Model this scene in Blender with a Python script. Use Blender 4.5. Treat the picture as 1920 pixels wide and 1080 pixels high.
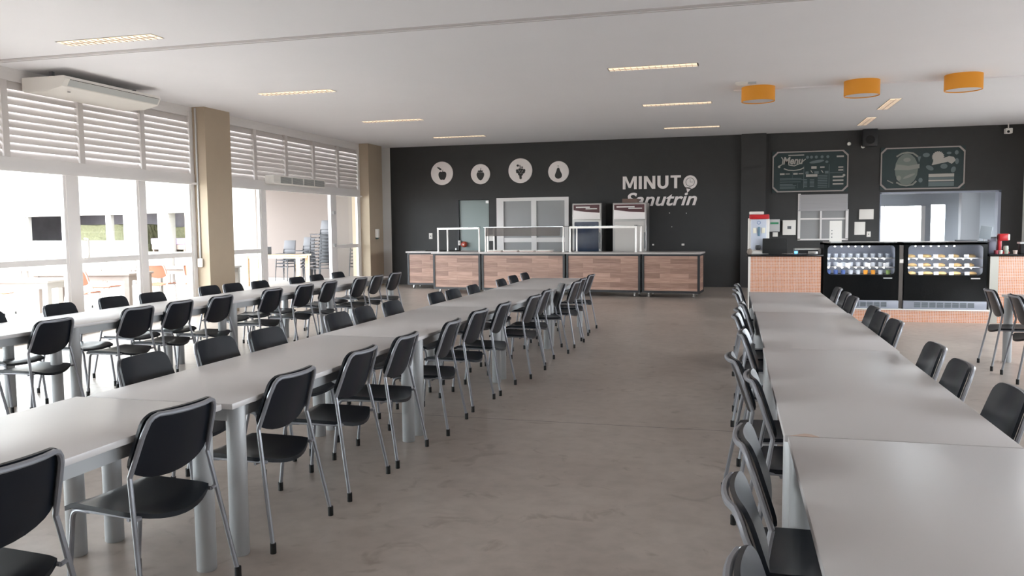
import bpy, bmesh, math, random
from mathutils import Vector, Matrix
random.seed(7)
PI = math.pi
scene = bpy.context.scene
for o in list(bpy.data.objects):
    bpy.data.objects.remove(o)
C = scene.collection

# ------------------------------------------------------------------ camera, sky, exposure
cam_d = bpy.data.cameras.new('camera')
cam_d.sensor_width = 36.0
cam_d.lens = 1530.0 / 1920.0 * 36.0
cam_d.clip_end = 300
cam = bpy.data.objects.new('camera', cam_d)
C.objects.link(cam)
Rw = Matrix(((0.96559, 0.00969, -0.2599), (0.25989, -0.07425, 0.96278), (-0.00997, -0.99719, -0.07422)))
right = Rw @ Vector((1, 0, 0)); down = Rw @ Vector((0, 1, 0)); fwd = Rw @ Vector((0, 0, 1))
M = Matrix.Identity(4)
for i in range(3):
    M[i][0] = right[i]; M[i][1] = -down[i]; M[i][2] = -fwd[i]
M[2][3] = 1.55
cam.matrix_world = M
scene.camera = cam

world = bpy.data.worlds.new('sky')
scene.world = world
world.use_nodes = True
bg = world.node_tree.nodes['Background']
bg.inputs[0].default_value = (0.87, 0.94, 1.0, 1)
bg.inputs[1].default_value = 6.0
sun_d = bpy.data.lights.new('sun', 'SUN')
sun_d.energy = 3.0
sun_d.angle = math.radians(4)
sun_d.color = (1.0, 0.97, 0.93)
sun = bpy.data.objects.new('sun', sun_d)
sun.rotation_euler = Vector((0.45, -0.25, 1.0)).to_track_quat('Z', 'Y').to_euler()
C.objects.link(sun)
scene.view_settings.view_transform = 'Standard'
scene.view_settings.look = 'None'
scene.view_settings.gamma = 1.0
scene.view_settings.exposure = 1.5
scene.view_settings.use_curve_mapping = False
scene.cycles.use_denoising = True
scene.cycles.max_bounces = 12
scene.cycles.diffuse_bounces = 6
scene.cycles.glossy_bounces = 4
scene.cycles.transparent_max_bounces = 16
scene.cycles.sample_clamp_indirect = 6.0

# room dimensions
XL, XR, YB, YF, ZC = -9.50, 6.40, 21.10, -5.0, 3.77


def portal(loc, rot, sx, sy):
    l = bpy.data.lights.new('window_portal', 'AREA')
    l.shape = 'RECTANGLE'; l.size = sx; l.size_y = sy
    l.cycles.is_portal = True
    o = bpy.data.objects.new('window_portal', l)
    o.location = loc; o.rotation_euler = rot
    C.objects.link(o)


portal((XL - 0.25, 6.0, 1.85), (0, -PI / 2, 0), 3.6, 27.0)
portal((XR + 0.25, 10.0, 1.7), (0, PI / 2, 0), 1.4, 18.5)


# ------------------------------------------------------------------ materials
def lin(c):
    return tuple((x / 12.92 if x <= 0.04045 else ((x + 0.055) / 1.055) ** 2.4) for x in (v / 255.0 for v in c))


MATS = {}


def mat(name, rgb, rough=0.5, metal=0.0, spec=0.5, noise=0.0, nscale=20.0, bump=0.0, emit=None, estr=0.0, coat=0.0):
    if name in MATS:
        return MATS[name]
    m = bpy.data.materials.new(name)
    m.use_nodes = True
    nt = m.node_tree
    b = nt.nodes['Principled BSDF']
    col = lin(rgb) + (1,)
    b.inputs['Base Color'].default_value = col
    b.inputs['Roughness'].default_value = rough
    b.inputs['Metallic'].default_value = metal
    b.inputs['Specular IOR Level'].default_value = spec
    b.inputs['Coat Weight'].default_value = coat; b.inputs['Coat Roughness'].default_value = 0.22
    if emit:
        b.inputs['Emission Color'].default_value = lin(emit) + (1,)
        b.inputs['Emission Strength'].default_value = estr
    if noise or bump:
        tc = nt.nodes.new('ShaderNodeTexCoord')
        n = nt.nodes.new('ShaderNodeTexNoise')
        n.inputs['Scale'].default_value = nscale
        n.inputs['Detail'].default_value = 5
        nt.links.new(tc.outputs['Object'], n.inputs['Vector'])
        if noise:
            r = nt.nodes.new('ShaderNodeMixRGB')
            r.inputs[1].default_value = tuple(v * (1 - noise) for v in col[:3]) + (1,)
            r.inputs[2].default_value = tuple(min(1, v * (1 + noise)) for v in col[:3]) + (1,)
            nt.links.new(n.outputs['Fac'], r.inputs[0])
            nt.links.new(r.outputs[0], b.inputs['Base Color'])
        if bump:
            bp = nt.nodes.new('ShaderNodeBump')
            bp.inputs['Strength'].default_value = bump
            bp.inputs['Distance'].default_value = 0.002
            nt.links.new(n.outputs['Fac'], bp.inputs['Height'])
            nt.links.new(bp.outputs[0], b.inputs['Normal'])
    MATS[name] = m
    return m


def glass_mat(name, tint=(1, 1, 1), gloss=0.08, rough=0.02):
    if name in MATS:
        return MATS[name]
    m = bpy.data.materials.new(name)
    m.use_nodes = True
    nt = m.node_tree
    nt.nodes.clear()
    out = nt.nodes.new('ShaderNodeOutputMaterial')
    tr = nt.nodes.new('ShaderNodeBsdfTransparent'); tr.inputs[0].default_value = tint + (1,)
    gl = nt.nodes.new('ShaderNodeBsdfGlossy'); gl.inputs['Roughness'].default_value = rough
    fr = nt.nodes.new('ShaderNodeLayerWeight'); fr.inputs[0].default_value = 0.5
    pw = nt.nodes.new('ShaderNodeMath'); pw.operation = 'POWER'; pw.inputs[1].default_value = 5.0
    nt.links.new(fr.outputs['Facing'], pw.inputs[0])
    mx = nt.nodes.new('ShaderNodeMixShader')
    ad = nt.nodes.new('ShaderNodeMath'); ad.operation = 'MULTIPLY_ADD'; ad.inputs[1].default_value = 0.5; ad.inputs[2].default_value = gloss
    ad.use_clamp = True
    nt.links.new(pw.outputs[0], ad.inputs[0])
    nt.links.new(ad.outputs[0], mx.inputs[0])
    nt.links.new(tr.outputs[0], mx.inputs[1])
    nt.links.new(gl.outputs[0], mx.inputs[2])
    nt.links.new(mx.outputs[0], out.inputs[0])
    MATS[name] = m
    return m


def floor_mat():
    m = bpy.data.materials.new('polished_concrete')
    m.use_nodes = True
    nt = m.node_tree; L = nt.links
    b = nt.nodes['Principled BSDF']
    tc = nt.nodes.new('ShaderNodeTexCoord')
    n1 = nt.nodes.new('ShaderNodeTexNoise'); n1.inputs['Scale'].default_value = 0.9; n1.inputs['Detail'].default_value = 8; n1.inputs['Roughness'].default_value = 0.62
    n2 = nt.nodes.new('ShaderNodeTexNoise'); n2.inputs['Scale'].default_value = 9; n2.inputs['Detail'].default_value = 6
    n3 = nt.nodes.new('ShaderNodeTexNoise'); n3.inputs['Scale'].default_value = 3.1; n3.inputs['Detail'].default_value = 10; n3.inputs['Distortion'].default_value = 2.2
    for n in (n1, n2, n3):
        L.new(tc.outputs['Object'], n.inputs['Vector'])
    r = nt.nodes.new('ShaderNodeValToRGB')
    r.color_ramp.elements[0].position = 0.32; r.color_ramp.elements[0].color = lin((160, 148, 139)) + (1,)
    r.color_ramp.elements[1].position = 0.70; r.color_ramp.elements[1].color = lin((186, 175, 166)) + (1,)
    L.new(n1.outputs['Fac'], r.inputs[0])
    mix = nt.nodes.new('ShaderNodeMixRGB'); mix.blend_type = 'MULTIPLY'; mix.inputs[0].default_value = 0.35
    r2 = nt.nodes.new('ShaderNodeValToRGB')
    r2.color_ramp.elements[0].position = 0.3; r2.color_ramp.elements[0].color = (0.6, 0.58, 0.55, 1)
    r2.color_ramp.elements[1].position = 0.6; r2.color_ramp.elements[1].color = (1, 1, 1, 1)
    L.new(n2.outputs['Fac'], r2.inputs[0])
    L.new(r.outputs[0], mix.inputs[1]); L.new(r2.outputs[0], mix.inputs[2])
    # small stains
    r3 = nt.nodes.new('ShaderNodeValToRGB')
    r3.color_ramp.elements[0].position = 0.30; r3.color_ramp.elements[0].color = (0.45, 0.38, 0.32, 1)
    r3.color_ramp.elements[1].position = 0.40; r3.color_ramp.elements[1].color = (1, 1, 1, 1)
    L.new(n3.outputs['Fac'], r3.inputs[0])
    mix2 = nt.nodes.new('ShaderNodeMixRGB'); mix2.blend_type = 'MULTIPLY'; mix2.inputs[0].default_value = 0.4
    L.new(mix.outputs[0], mix2.inputs[1]); L.new(r3.outputs[0], mix2.inputs[2])
    # saw-cut joints
    sx = nt.nodes.new('ShaderNodeSeparateXYZ')
    L.new(tc.outputs['Object'], sx.inputs[0])
    prev = mix2.outputs[0]
    for ax, pos in (('Y', 6.27), ('Y', 16.3), ('X', -4.4), ('X', 1.9)):
        s = nt.nodes.new('ShaderNodeMath'); s.operation = 'SUBTRACT'; s.inputs[1].default_value = pos
        a = nt.nodes.new('ShaderNodeMath'); a.operation = 'ABSOLUTE'
        lt = nt.nodes.new('ShaderNodeMath'); lt.operation = 'LESS_THAN'; lt.inputs[1].default_value = 0.005 if ax == 'Y' else 0.0025
        L.new(sx.outputs[ax], s.inputs[0]); L.new(s.outputs[0], a.inputs[0]); L.new(a.outputs[0], lt.inputs[0])
        mm = nt.nodes.new('ShaderNodeMixRGB'); mm.inputs[2].default_value = (0.045, 0.035, 0.03, 1)
        L.new(lt.outputs[0], mm.inputs[0]); L.new(prev, mm.inputs[1])
        prev = mm.outputs[0]
    L.new(prev, b.inputs['Base Color'])
    rr = nt.nodes.new('ShaderNodeMapRange')
    rr.inputs['To Min'].default_value = 0.24; rr.inputs['To Max'].default_value = 0.40
    L.new(n1.outputs['Fac'], rr.inputs['Value']); L.new(rr.outputs[0], b.inputs['Roughness'])
    b.inputs['Specular IOR Level'].default_value = 0.5
    bp = nt.nodes.new('ShaderNodeBump'); bp.inputs['Strength'].default_value = 0.12; bp.inputs['Distance'].default_value = 0.004
    L.new(n2.outputs['Fac'], bp.inputs['Height']); L.new(bp.outputs[0], b.inputs['Normal'])
    return m


def tile_mat():
    m = bpy.data.materials.new('orange_mosaic')
    m.use_nodes = True
    nt = m.node_tree; L = nt.links
    b = nt.nodes['Principled BSDF']
    tc = nt.nodes.new('ShaderNodeTexCoord')
    mp = nt.nodes.new('ShaderNodeVectorMath'); mp.operation = 'SCALE'; mp.inputs['Scale'].default_value = 1.0
    sep = nt.nodes.new('ShaderNodeSeparateXYZ')
    L.new(tc.outputs['Object'], mp.inputs[0]); L.new(mp.outputs[0], sep.inputs[0])
    add = nt.nodes.new('ShaderNodeMath'); add.operation = 'ADD'
    L.new(sep.outputs['X'], add.inputs[0]); L.new(sep.outputs['Y'], add.inputs[1])
    cmb = nt.nodes.new('ShaderNodeCombineXYZ')
    L.new(add.outputs[0], cmb.inputs['X']); L.new(sep.outputs['Z'], cmb.inputs['Y'])
    br = nt.nodes.new('ShaderNodeTexBrick')
    br.offset = 0.0
    br.inputs['Scale'].default_value = 1.0
    br.inputs['Brick Width'].default_value = 0.024
    br.inputs['Row Height'].default_value = 0.024
    br.inputs['Mortar Size'].default_value = 0.003
    br.inputs['Mortar Smooth'].default_value = 0.1
    br.inputs['Color1'].default_value = lin((214, 140, 96)) + (1,)
    br.inputs['Color2'].default_value = lin((196, 122, 80)) + (1,)
    br.inputs['Mortar'].default_value = lin((222, 206, 196)) + (1,)
    L.new(cmb.outputs[0], br.inputs['Vector'])
    L.new(br.outputs['Color'], b.inputs['Base Color'])
    b.inputs['Roughness'].default_value = 0.3
    return m


def wood_mat(name, c1, c2, c3, bw=1.0, rh=0.1):
    m = bpy.data.materials.new(name)
    m.use_nodes = True
    nt = m.node_tree; L = nt.links
    b = nt.nodes['Principled BSDF']
    tc = nt.nodes.new('ShaderNodeTexCoord')
    sep = nt.nodes.new('ShaderNodeSeparateXYZ'); cmb = nt.nodes.new('ShaderNodeCombineXYZ')
    L.new(tc.outputs['Object'], sep.inputs[0])
    L.new(sep.outputs['X'], cmb.inputs['X']); L.new(sep.outputs['Z'], cmb.inputs['Y'])
    br = nt.nodes.new('ShaderNodeTexBrick')
    br.offset = 0.37; br.offset_frequency = 2
    br.inputs['Scale'].default_value = 1.0
    br.inputs['Brick Width'].default_value = bw
    br.inputs['Row Height'].default_value = rh
    br.inputs['Mortar Size'].default_value = 0.0012
    br.inputs['Color1'].default_value = lin(c1) + (1,)
    br.inputs['Color2'].default_value = lin(c2) + (1,)
    br.inputs['Mortar'].default_value = lin(tuple(v * 0.8 for v in c2)) + (1,)
    L.new(cmb.outputs[0], br.inputs['Vector'])
    mp = nt.nodes.new('ShaderNodeMapping'); mp.inputs['Scale'].default_value = (2.5, 2.5, 38)
    L.new(tc.outputs['Object'], mp.inputs[0])
    n = nt.nodes.new('ShaderNodeTexNoise'); n.inputs['Scale'].default_value = 1.2; n.inputs['Detail'].default_value = 6
    L.new(mp.outputs[0], n.inputs['Vector'])
    r = nt.nodes.new('ShaderNodeValToRGB')
    r.color_ramp.elements[0].position = 0.35; r.color_ramp.elements[0].color = lin(c3) + (1,)
    r.color_ramp.elements[1].position = 0.6; r.color_ramp.elements[1].color = (1, 1, 1, 1)
    L.new(n.outputs['Fac'], r.inputs[0])
    mx = nt.nodes.new('ShaderNodeMixRGB'); mx.blend_type = 'MULTIPLY'; mx.inputs[0].default_value = 0.45
    L.new(br.outputs['Color'], mx.inputs[1]); L.new(r.outputs[0], mx.inputs[2])
    L.new(mx.outputs[0], b.inputs['Base Color'])
    b.inputs['Roughness'].default_value = 0.45
    return m


m_floor = floor_mat()
m_tile = tile_mat()
m_wood = wood_mat('laminate_planks', (186, 150, 132), (142, 110, 96), (170, 145, 136), 0.62, 0.105)
m_wood2 = wood_mat('pale_table_wood', (226, 196, 160), (214, 182, 146), (215, 200, 185), 3.0, 0.5)
m_ceil = mat('ceiling_paint', (234, 233, 236), 0.9, noise=0.02, nscale=1.5)
m_black = mat('charcoal_wall_paint', (50, 50, 50), 0.6, noise=0.12, nscale=6, bump=0.2)
m_white = mat('white_wall_paint', (225, 222, 218), 0.85)
m_tan = mat('tan_wall_paint', (176, 160, 140), 0.8, noise=0.03, nscale=5)
m_alu = mat('white_powder_coat', (226, 222, 220), 0.4)
m_louver = mat('louver_white', (208, 202, 199), 0.5)
m_glass = glass_mat('window_glass', (0.97, 0.98, 0.97), 0.02)
m_glassg = glass_mat('greenish_glass', (0.80, 0.86, 0.84), 0.10)
m_top = mat('table_laminate', (200, 196, 195), 0.33, spec=0.5, noise=0.015, nscale=3)
m_leg = mat('table_leg_enamel', (172, 174, 176), 0.34, spec=0.5)
m_chip = mat('exposed_chipboard', (196, 172, 158), 0.9)
m_seat = mat('black_plastic', (12, 18, 27), 0.33, spec=0.32, bump=0.03, nscale=300, coat=0.10)
m_tube = mat('grey_epoxy_tube', (142, 143, 149), 0.34, metal=0.35, spec=0.6)
m_cap = mat('rubber_cap', (22, 22, 22), 0.7)
m_bsteel = mat('black_steel', (34, 34, 37), 0.45, spec=0.5)
m_counter = mat('grey_stone_top', (176, 168, 165), 0.28, noise=0.08, nscale=60)
m_steel = mat('brushed_steel', (190, 188, 186), 0.3, metal=0.85)
m_ppost = mat('pale_steel_post', (226, 220, 215), 0.35, metal=0.3)
m_gran = mat('black_granite', (24, 25, 27), 0.15, noise=0.3, nscale=150)
m_grey = mat('light_grey_plastic', (190, 190, 190), 0.5)
m_dgrey = mat('dark_grey', (88, 90, 94), 0.5)
m_offw = mat('offwhite_plastic', (232, 228, 222), 0.45)
m_sign = mat('sign_white', (246, 238, 235), 0.6)
m_red = mat('red_plastic', (190, 30, 38), 0.35)
m_orange = mat('orange_shade', (226, 150, 36), 0.6)
m_diff = mat('frosted_diffuser', (215, 212, 215), 0.6)
m_ochair = mat('orange_plastic', (160, 100, 78), 0.5)
m_patio = mat('patio_concrete', (158, 152, 146), 0.8, noise=0.04, nscale=2)
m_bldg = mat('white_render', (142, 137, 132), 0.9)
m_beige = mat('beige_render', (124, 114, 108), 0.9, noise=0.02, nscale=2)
m_gchair = mat('grey_stack_plastic', (86, 85, 88), 0.55)
m_bluegl = mat('dark_blue_glass', (38, 52, 74), 0.12, spec=0.8, noise=0.25, nscale=4)
m_shutter = mat('window_frosted', (150, 150, 150), 0.35)
m_blind = mat('pale_blind', (172, 170, 172), 0.6)
m_wtable = mat('white_patio_table', (160, 154, 148), 0.5)


# ------------------------------------------------------------------ mesh builder
class MB:
    def __init__(s):
        s.v = []; s.f = []; s.sm = []

    def add(s, vs, fs, smooth=False, M=None):
        o = len(s.v)
        for v in vs:
            v = Vector(v)
            s.v.append(M @ v if M else v)
        for f in fs:
            s.f.append([i + o for i in f]); s.sm.append(smooth)
        return s

    def box(s, x0, x1, y0, y1, z0, z1, M=None):
        vs = [(x, y, z) for x in (x0, x1) for y in (y0, y1) for z in (z0, z1)]
        return s.add(vs, [(0, 1, 3, 2), (4, 6, 7, 5), (0, 4, 5, 1), (2, 3, 7, 6), (0, 2, 6, 4), (1, 5, 7, 3)], False, M)

    def cbox(s, x0, x1, y0, y1, z0, z1, c=0.005, M=None):
        """box with chamfered edges (rounded-looking)"""
        bm = bmesh.new()
        bmesh.ops.create_cube(bm, size=1)
        bmesh.ops.scale(bm, vec=(x1 - x0, y1 - y0, z1 - z0), verts=bm.verts)
        bmesh.ops.translate(bm, vec=((x0 + x1) / 2, (y0 + y1) / 2, (z0 + z1) / 2), verts=bm.verts)
        bmesh.ops.bevel(bm, geom=list(bm.edges), offset=c, segments=2, affect='EDGES', profile=0.5)
        bm.verts.index_update()
        s.add([v.co.copy() for v in bm.verts], [[v.index for v in f.verts] for f in bm.faces], False, M)
        bm.free()
        return s

    def tube(s, pts, r, n=8, closed=False, r2=None):
        pts = [Vector(p) for p in pts]
        N = len(pts)
        rings = []
        up = None
        for i in range(N):
            if closed:
                t = (pts[(i + 1) % N] - pts[i - 1]).normalized()
            elif i == 0:
                t = (pts[1] - pts[0]).normalized()
            elif i == N - 1:
                t = (pts[-1] - pts[-2]).normalized()
            else:
                t = ((pts[i + 1] - pts[i]).normalized() + (pts[i] - pts[i - 1]).normalized()).normalized()
            if up is None:
                a = Vector((0, 0, 1)) if abs(t.z) < 0.9 else Vector((1, 0, 0))
                up = (a - t * a.dot(t)).normalized()
            else:
                up = (up - t * up.dot(t)).normalized()
            w = t.cross(up)
            rr = r if r2 is None else r + (r2 - r) * i / (N - 1)
            rings.append([pts[i] + (up * math.cos(2 * PI * k / n) + w * math.sin(2 * PI * k / n)) * rr for k in range(n)])
        vs = [v for ring in rings for v in ring]
        fs = []
        for i in range(N if closed else N - 1):
            j = (i + 1) % N
            for k in range(n):
                l = (k + 1) % n
                fs.append((i * n + k, i * n + l, j * n + l, j * n + k))
        if not closed:
            fs.append(tuple(range(n - 1, -1, -1)))
            fs.append(tuple((N - 1) * n + k for k in range(n)))
        s.add(vs, fs, True)
        return s

    def cyl(s, c, r, z0, z1, n=20, r2=None):
        return s.tube([(c[0], c[1], z0), (c[0], c[1], z1)], r, n, r2=r2)

    def lathe(s, prof, c=(0, 0, 0), n=24, axis='Z'):
        vs = []; fs = []
        for (r, z) in prof:
            for k in range(n):
                a = 2 * PI * k / n
                p = (r * math.cos(a), r * math.sin(a), z)
                if axis == 'Y':
                    p = (p[0], p[2], p[1])
                vs.append((c[0] + p[0], c[1] + p[1], c[2] + p[2]))
        for i in range(len(prof) - 1):
            for k in range(n):
                l = (k + 1) % n
                fs.append((i * n + k, i * n + l, (i + 1) * n + l, (i + 1) * n + k))
        if prof[0][0] > 1e-6:
            fs.append(tuple(range(n - 1, -1, -1)))
        if prof[-1][0] > 1e-6:
            fs.append(tuple((len(prof) - 1) * n + k for k in range(n)))
        return s.add(vs, fs, True)

    def prism(s, poly, y0, y1):
        """polygon in XZ extruded along Y (y0 = front)"""
        n = len(poly)
        vs = [(x, y0, z) for x, z in poly] + [(x, y1, z) for x, z in poly]
        fs = [tuple(range(n)), tuple(range(2 * n - 1, n - 1, -1))]
        fs += [(i, (i + 1) % n, n + (i + 1) % n, n + i) for i in range(n)]
        return s.add(vs, fs)

    def holed(s, outer, inner, y0, y1):
        """rings in XZ with the same count, extruded along Y with a hole"""
        n = len(outer)
        vs = [(x, y0, z) for x, z in outer] + [(x, y0, z) for x, z in inner] + [(x, y1, z) for x, z in outer] + [(x, y1, z) for x, z in inner]
        fs = []
        for i in range(n):
            j = (i + 1) % n
            fs += [(i, j, n + j, n + i), (2 * n + i, 3 * n + i, 3 * n + j, 2 * n + j), (i, 2 * n + i, 2 * n + j, j), (n + i, n + j, 3 * n + j, 3 * n + i)]
        return s.add(vs, fs)

    def mesh(s, name, m):
        me = bpy.data.meshes.new(name)
        me.from_pydata(s.v, [], s.f)
        me.polygons.foreach_set('use_smooth', [True] * len(s.f))
        bm = bmesh.new(); bm.from_mesh(me)
        bmesh.ops.recalc_face_normals(bm, faces=bm.faces)
        bm.to_mesh(me); bm.free()
        me.set_sharp_from_angle(angle=math.radians(38))
        me.materials.append(m)
        me.update()
        return me

    def build(s, name, m, parent=None, loc=None):
        o = bpy.data.objects.new(name, s.mesh(name, m))
        C.objects.link(o)
        if parent:
            o.parent = parent
        if loc:
            o.location = loc
        return o


def tag(o, label, cat, group=None, kind=None):
    o['label'] = label; o['category'] = cat
    if group: o['group'] = group
    if kind: o['kind'] = kind
    return o


def thing(name, label, cat, loc=(0, 0, 0), rz=0.0, group=None):
    o = bpy.data.objects.new(name, None)
    o.empty_display_size = 0.1
    C.objects.link(o)
    o.location = loc; o.rotation_euler = (0, 0, rz)
    return tag(o, label, cat, group)


def struct(o, label=None):
    o['kind'] = 'structure'
    if label: o['label'] = label
    return o


KIDS = {}


def index_kids():
    KIDS.clear()
    for o in C.objects:
        if o.parent:
            KIDS.setdefault(o.parent.name, []).append(o)


def dup(root, loc, rz, label=None, group=None):
    def cp(o, parent):
        c = o.copy(); C.objects.link(c)
        if parent: c.parent = parent
        for k in KIDS.get(o.name, []):
            cp(k, c)
        return c
    r = cp(root, None)
    r.location = loc; r.rotation_euler = (0, 0, rz)
    if label: r['label'] = label
    if group: r['group'] = group
    return r


def fillet(pts, rad, seg=5):
    """rounds the inner corners of a 3D polyline"""
    out = [Vector(pts[0])]
    for i in range(1, len(pts) - 1):
        p = Vector(pts[i]); a = Vector(pts[i - 1]) - p; b = Vector(pts[i + 1]) - p
        r = min(rad, a.length * 0.45, b.length * 0.45)
        p0 = p + a.normalized() * r; p1 = p + b.normalized() * r
        for k in range(seg + 1):
            t = k / seg
            out.append(p0 * (1 - t) ** 2 + p * 2 * t * (1 - t) + p1 * t * t)
    out.append(Vector(pts[-1]))
    return out


def rrect(x0, x1, z0, z1, r, n=6):
    pts = []
    for cx, cz, a0 in ((x1 - r, z1 - r, 0), (x0 + r, z1 - r, 90), (x0 + r, z0 + r, 180), (x1 - r, z0 + r, 270)):
        for k in range(n + 1):
            a = math.radians(a0 + 90 * k / n)
            pts.append((cx + r * math.cos(a), cz + r * math.sin(a)))
    return pts


def text_mesh(s, size, extrude, bold=0.0, shear=0.0):
    cu = bpy.data.curves.new('lettering', 'FONT')
    cu.body = s; cu.size = size; cu.extrude = extrude; cu.offset = bold; cu.shear = shear
    cu.resolution_u = 4
    o = bpy.data.objects.new('lettering', cu)
    C.objects.link(o)
    dg = bpy.context.evaluated_depsgraph_get()
    me = bpy.data.meshes.new_from_object(o.evaluated_get(dg))
    bpy.data.objects.remove(o)
    bpy.data.curves.remove(cu)
    return me


def wall_text(name, s, x0, x1, z0, z1, y, m, parent=None, bold=0.0, shear=0.0, thick=0.02):
    """lettering standing on the back wall, fitted into x0..x1, z0..z1 and facing -Y"""
    me = text_mesh(s, 1.0, 0.5, bold, shear)
    xs = [v.co.x for v in me.vertices]; ys = [v.co.y for v in me.vertices]
    ax, bx, ay, by = min(xs), max(xs), min(ys), max(ys)
    for v in me.vertices:
        x = x0 + (v.co.x - ax) / (bx - ax) * (x1 - x0)
        z = z0 + (v.co.y - ay) / (by - ay) * (z1 - z0)
        v.co = Vector((x, y - thick / 2 - v.co.z * thick, z))
    me.materials.clear(); me.materials.append(m)
    o = bpy.data.objects.new(name, me); C.objects.link(o)
    if parent: o.parent = parent
    return o


# ================================================================== ROOM
struct(MB().box(XL - 0.3, XR + 0.3, YF - 0.3, YB + 0.2, -0.2, 0).build('floor', m_floor), 'brown polished concrete floor')
struct(MB().box(XL - 0.45, XR + 0.3, YF - 0.3, YB + 0.2, ZC, ZC + 0.3).build('ceiling', m_ceil), 'flat white plaster ceiling')
# back wall with openings: glass door, double window, shuttered hatch, serving hatch
openings = [(-7.22, -6.32, 0.0, 2.30), (-6.07, -4.15, 0.0, 2.31), (1.56, 2.67, 1.20, 2.27), (3.38, 5.93, 1.08, 2.28)]
wb = MB()
xs = [-9.15] + [v for o in openings for v in o[:2]] + [XR + 0.3]
for i in range(0, len(xs), 2):
    wb.box(xs[i], xs[i + 1], YB, YB + 0.2, 0, ZC)
for (a, b, z0, z1) in openings:
    wb.box(a, b, YB, YB + 0.2, z1, ZC)
    if z0 > 0: wb.box(a, b, YB, YB + 0.2, 0, z0)
struct(wb.build('wall_back', m_black), 'charcoal painted back wall')
struct(MB().box(0.20, 0.78, YB - 0.16, YB, 0, ZC).build('trim_1', m_black), 'charcoal pilaster left of the menu boards')
# left wall: end piece beyond the last pillar, head above the windows is the louver frame
struct(MB().box(XL - 0.2, XL, 20.66, YB + 0.2, 0, ZC).box(XL, -9.15, YB, YB + 0.2, 0, ZC).box(XL - 0.2, XL, YF, YF + 0.6, 0, ZC).build('wall_left', m_white), 'white strip of wall by the back corner')
struct(MB().box(XL - 0.2, XL + 0.30, 12.94, 13.71, 0, ZC).box(XL + 0.24, XL + 0.345, 13.65, 13.74, 0, 0.28).build('trim_2', m_tan), 'tan pillar between the two glazed bays')
struct(MB().box(XL - 0.2, XL + 0.30, 19.80, 20.65, 0, ZC).build('trim_3', m_tan), 'tan pillar at the end of the glazing')
struct(MB().box(XL - 0.2, XL + 0.30, 5.55, 6.30, 0, ZC).build('trim_4', m_tan), 'tan pillar beside the first glazed bay')
# right wall with a long window strip (beyond the frame)
wr = MB()
wr.box(XR, XR + 0.2, YF, YB, 0, 1.1).box(XR, XR + 0.2, YF, YB, 2.3, ZC).box(XR, XR + 0.2, 19.0, YB, 1.1, 2.3).box(XR, XR + 0.2, YF, 1.0, 1.1, 2.3)
for y in (3.8, 6.8, 9.8, 12.8, 15.8):
    wr.box(XR, XR + 0.2, y, y + 0.12, 1.1, 2.3)
struct(wr.build('wall_right', m_white), 'white side wall')
struct(MB().box(XL - 0.3, XR + 0.3, YF - 0.2, YF, 0, ZC).build('wall_rear', m_white), 'plain wall behind the viewpoint')
# ceiling joint and faint beam line
struct(MB().box(XL, XR, 8.62, 8.70, ZC - 0.010, ZC + 0.01).box(XL, XR, 8.76, 8.775, ZC - 0.006, ZC + 0.01).build('trim_5', mat('joint_filler', (196, 192, 192), 0.8)), 'raised joint running across the ceiling')
struct(MB().box(0.0, XR, 14.16, 14.42, ZC - 0.02, ZC + 0.01).build('trim_6', m_ceil), 'shallow ceiling beam behind the orange lamps')


# -------------------------------------------------- glazed bays on the left
def bay(y0, y1, n_sec, idx, mullions, opening=None):
    """window frame, panes, and the louver bank over it"""
    fr = MB()
    t = 0.05
    fr.box(XL - t, XL + t, y0, y1, 2.41, 2.57)             # header
    fr.box(XL - t, XL + t * 0.7, y0, y1, 3.60, 3.70)       # top of louvers
    fr.box(XL + 0.055, XL + 0.11, y0 + 0.01, y1 - 0.01, 2.375, 2.415)      # sliding door track lip
    fr.box(XL - t + 0.006, XL + t - 0.006, y0, y0 + 0.09, 0, 3.69).box(XL - t + 0.006, XL + t - 0.006, y1 - 0.10, y1, 0, 3.69)
    fr.box(XL - 0.04, XL + 0.04, y0, y1, 3.70, ZC)
    for (a, w) in mullions:
        fr.box(XL - 0.035, XL + 0.045, a, a + w * 0.46, 0, 2.41).box(XL - 0.045, XL + 0.03, a + w * 0.5, a + w, 0, 2.41)
    edges = [y0 + 0.09] + [e for (a, w) in mullions for e in (a, a + w)] + [y1 - 0.10]
    panes = []
    for i in range(0, len(edges), 2):
        a, b = edges[i], edges[i + 1]
        if opening and abs(a - opening[0]) < 0.3:
            continue
        fr.box(XL - 0.027, XL + 0.027, a + 0.045, b - 0.045, 1.07, 1.155).box(XL - 0.027, XL + 0.027, a + 0.045, b - 0.045, 0, 0.10)
        fr.box(XL - 0.03, XL + 0.03, a, a + 0.045, 0, 2.41).box(XL - 0.03, XL + 0.03, b - 0.045, b, 0, 2.41)
        panes.append((a, b))
    w = struct(fr.build('window_%d' % idx, m_alu), 'white aluminium glazing frame of bay %d' % idx)
    for (a, b) in panes:
        MB().box(XL - 0.004, XL + 0.004, a + 0.04, b - 0.04, 0.1, 2.40).build('glass_pane', m_glass, w)
    sec = (y1 - y0) / n_sec
    for k in range(n_sec):
        a, b = y0 + k * sec, y0 + (k + 1) * sec
        st = MB().box(XL - 0.056, XL + 0.057, max(a - 0.05, y0), a + 0.05, 2.57, 3.60)
        st.build('louver_post', m_louver, w)
        bl = MB()
        for j in range(10):
            zc = 2.622 + j * 0.1025
            Mx = Matrix.Translation((XL, 0, zc)) @ Matrix.Rotation(math.radians(-random.choice((19, 20.5, 22))), 4, 'Y')
            bl.box(-0.006, 0.006, a + 0.05, b - 0.05, -0.0578, 0.0578, Mx)
        bl.build('louver_blades', m_louver, w)
    return w


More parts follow.
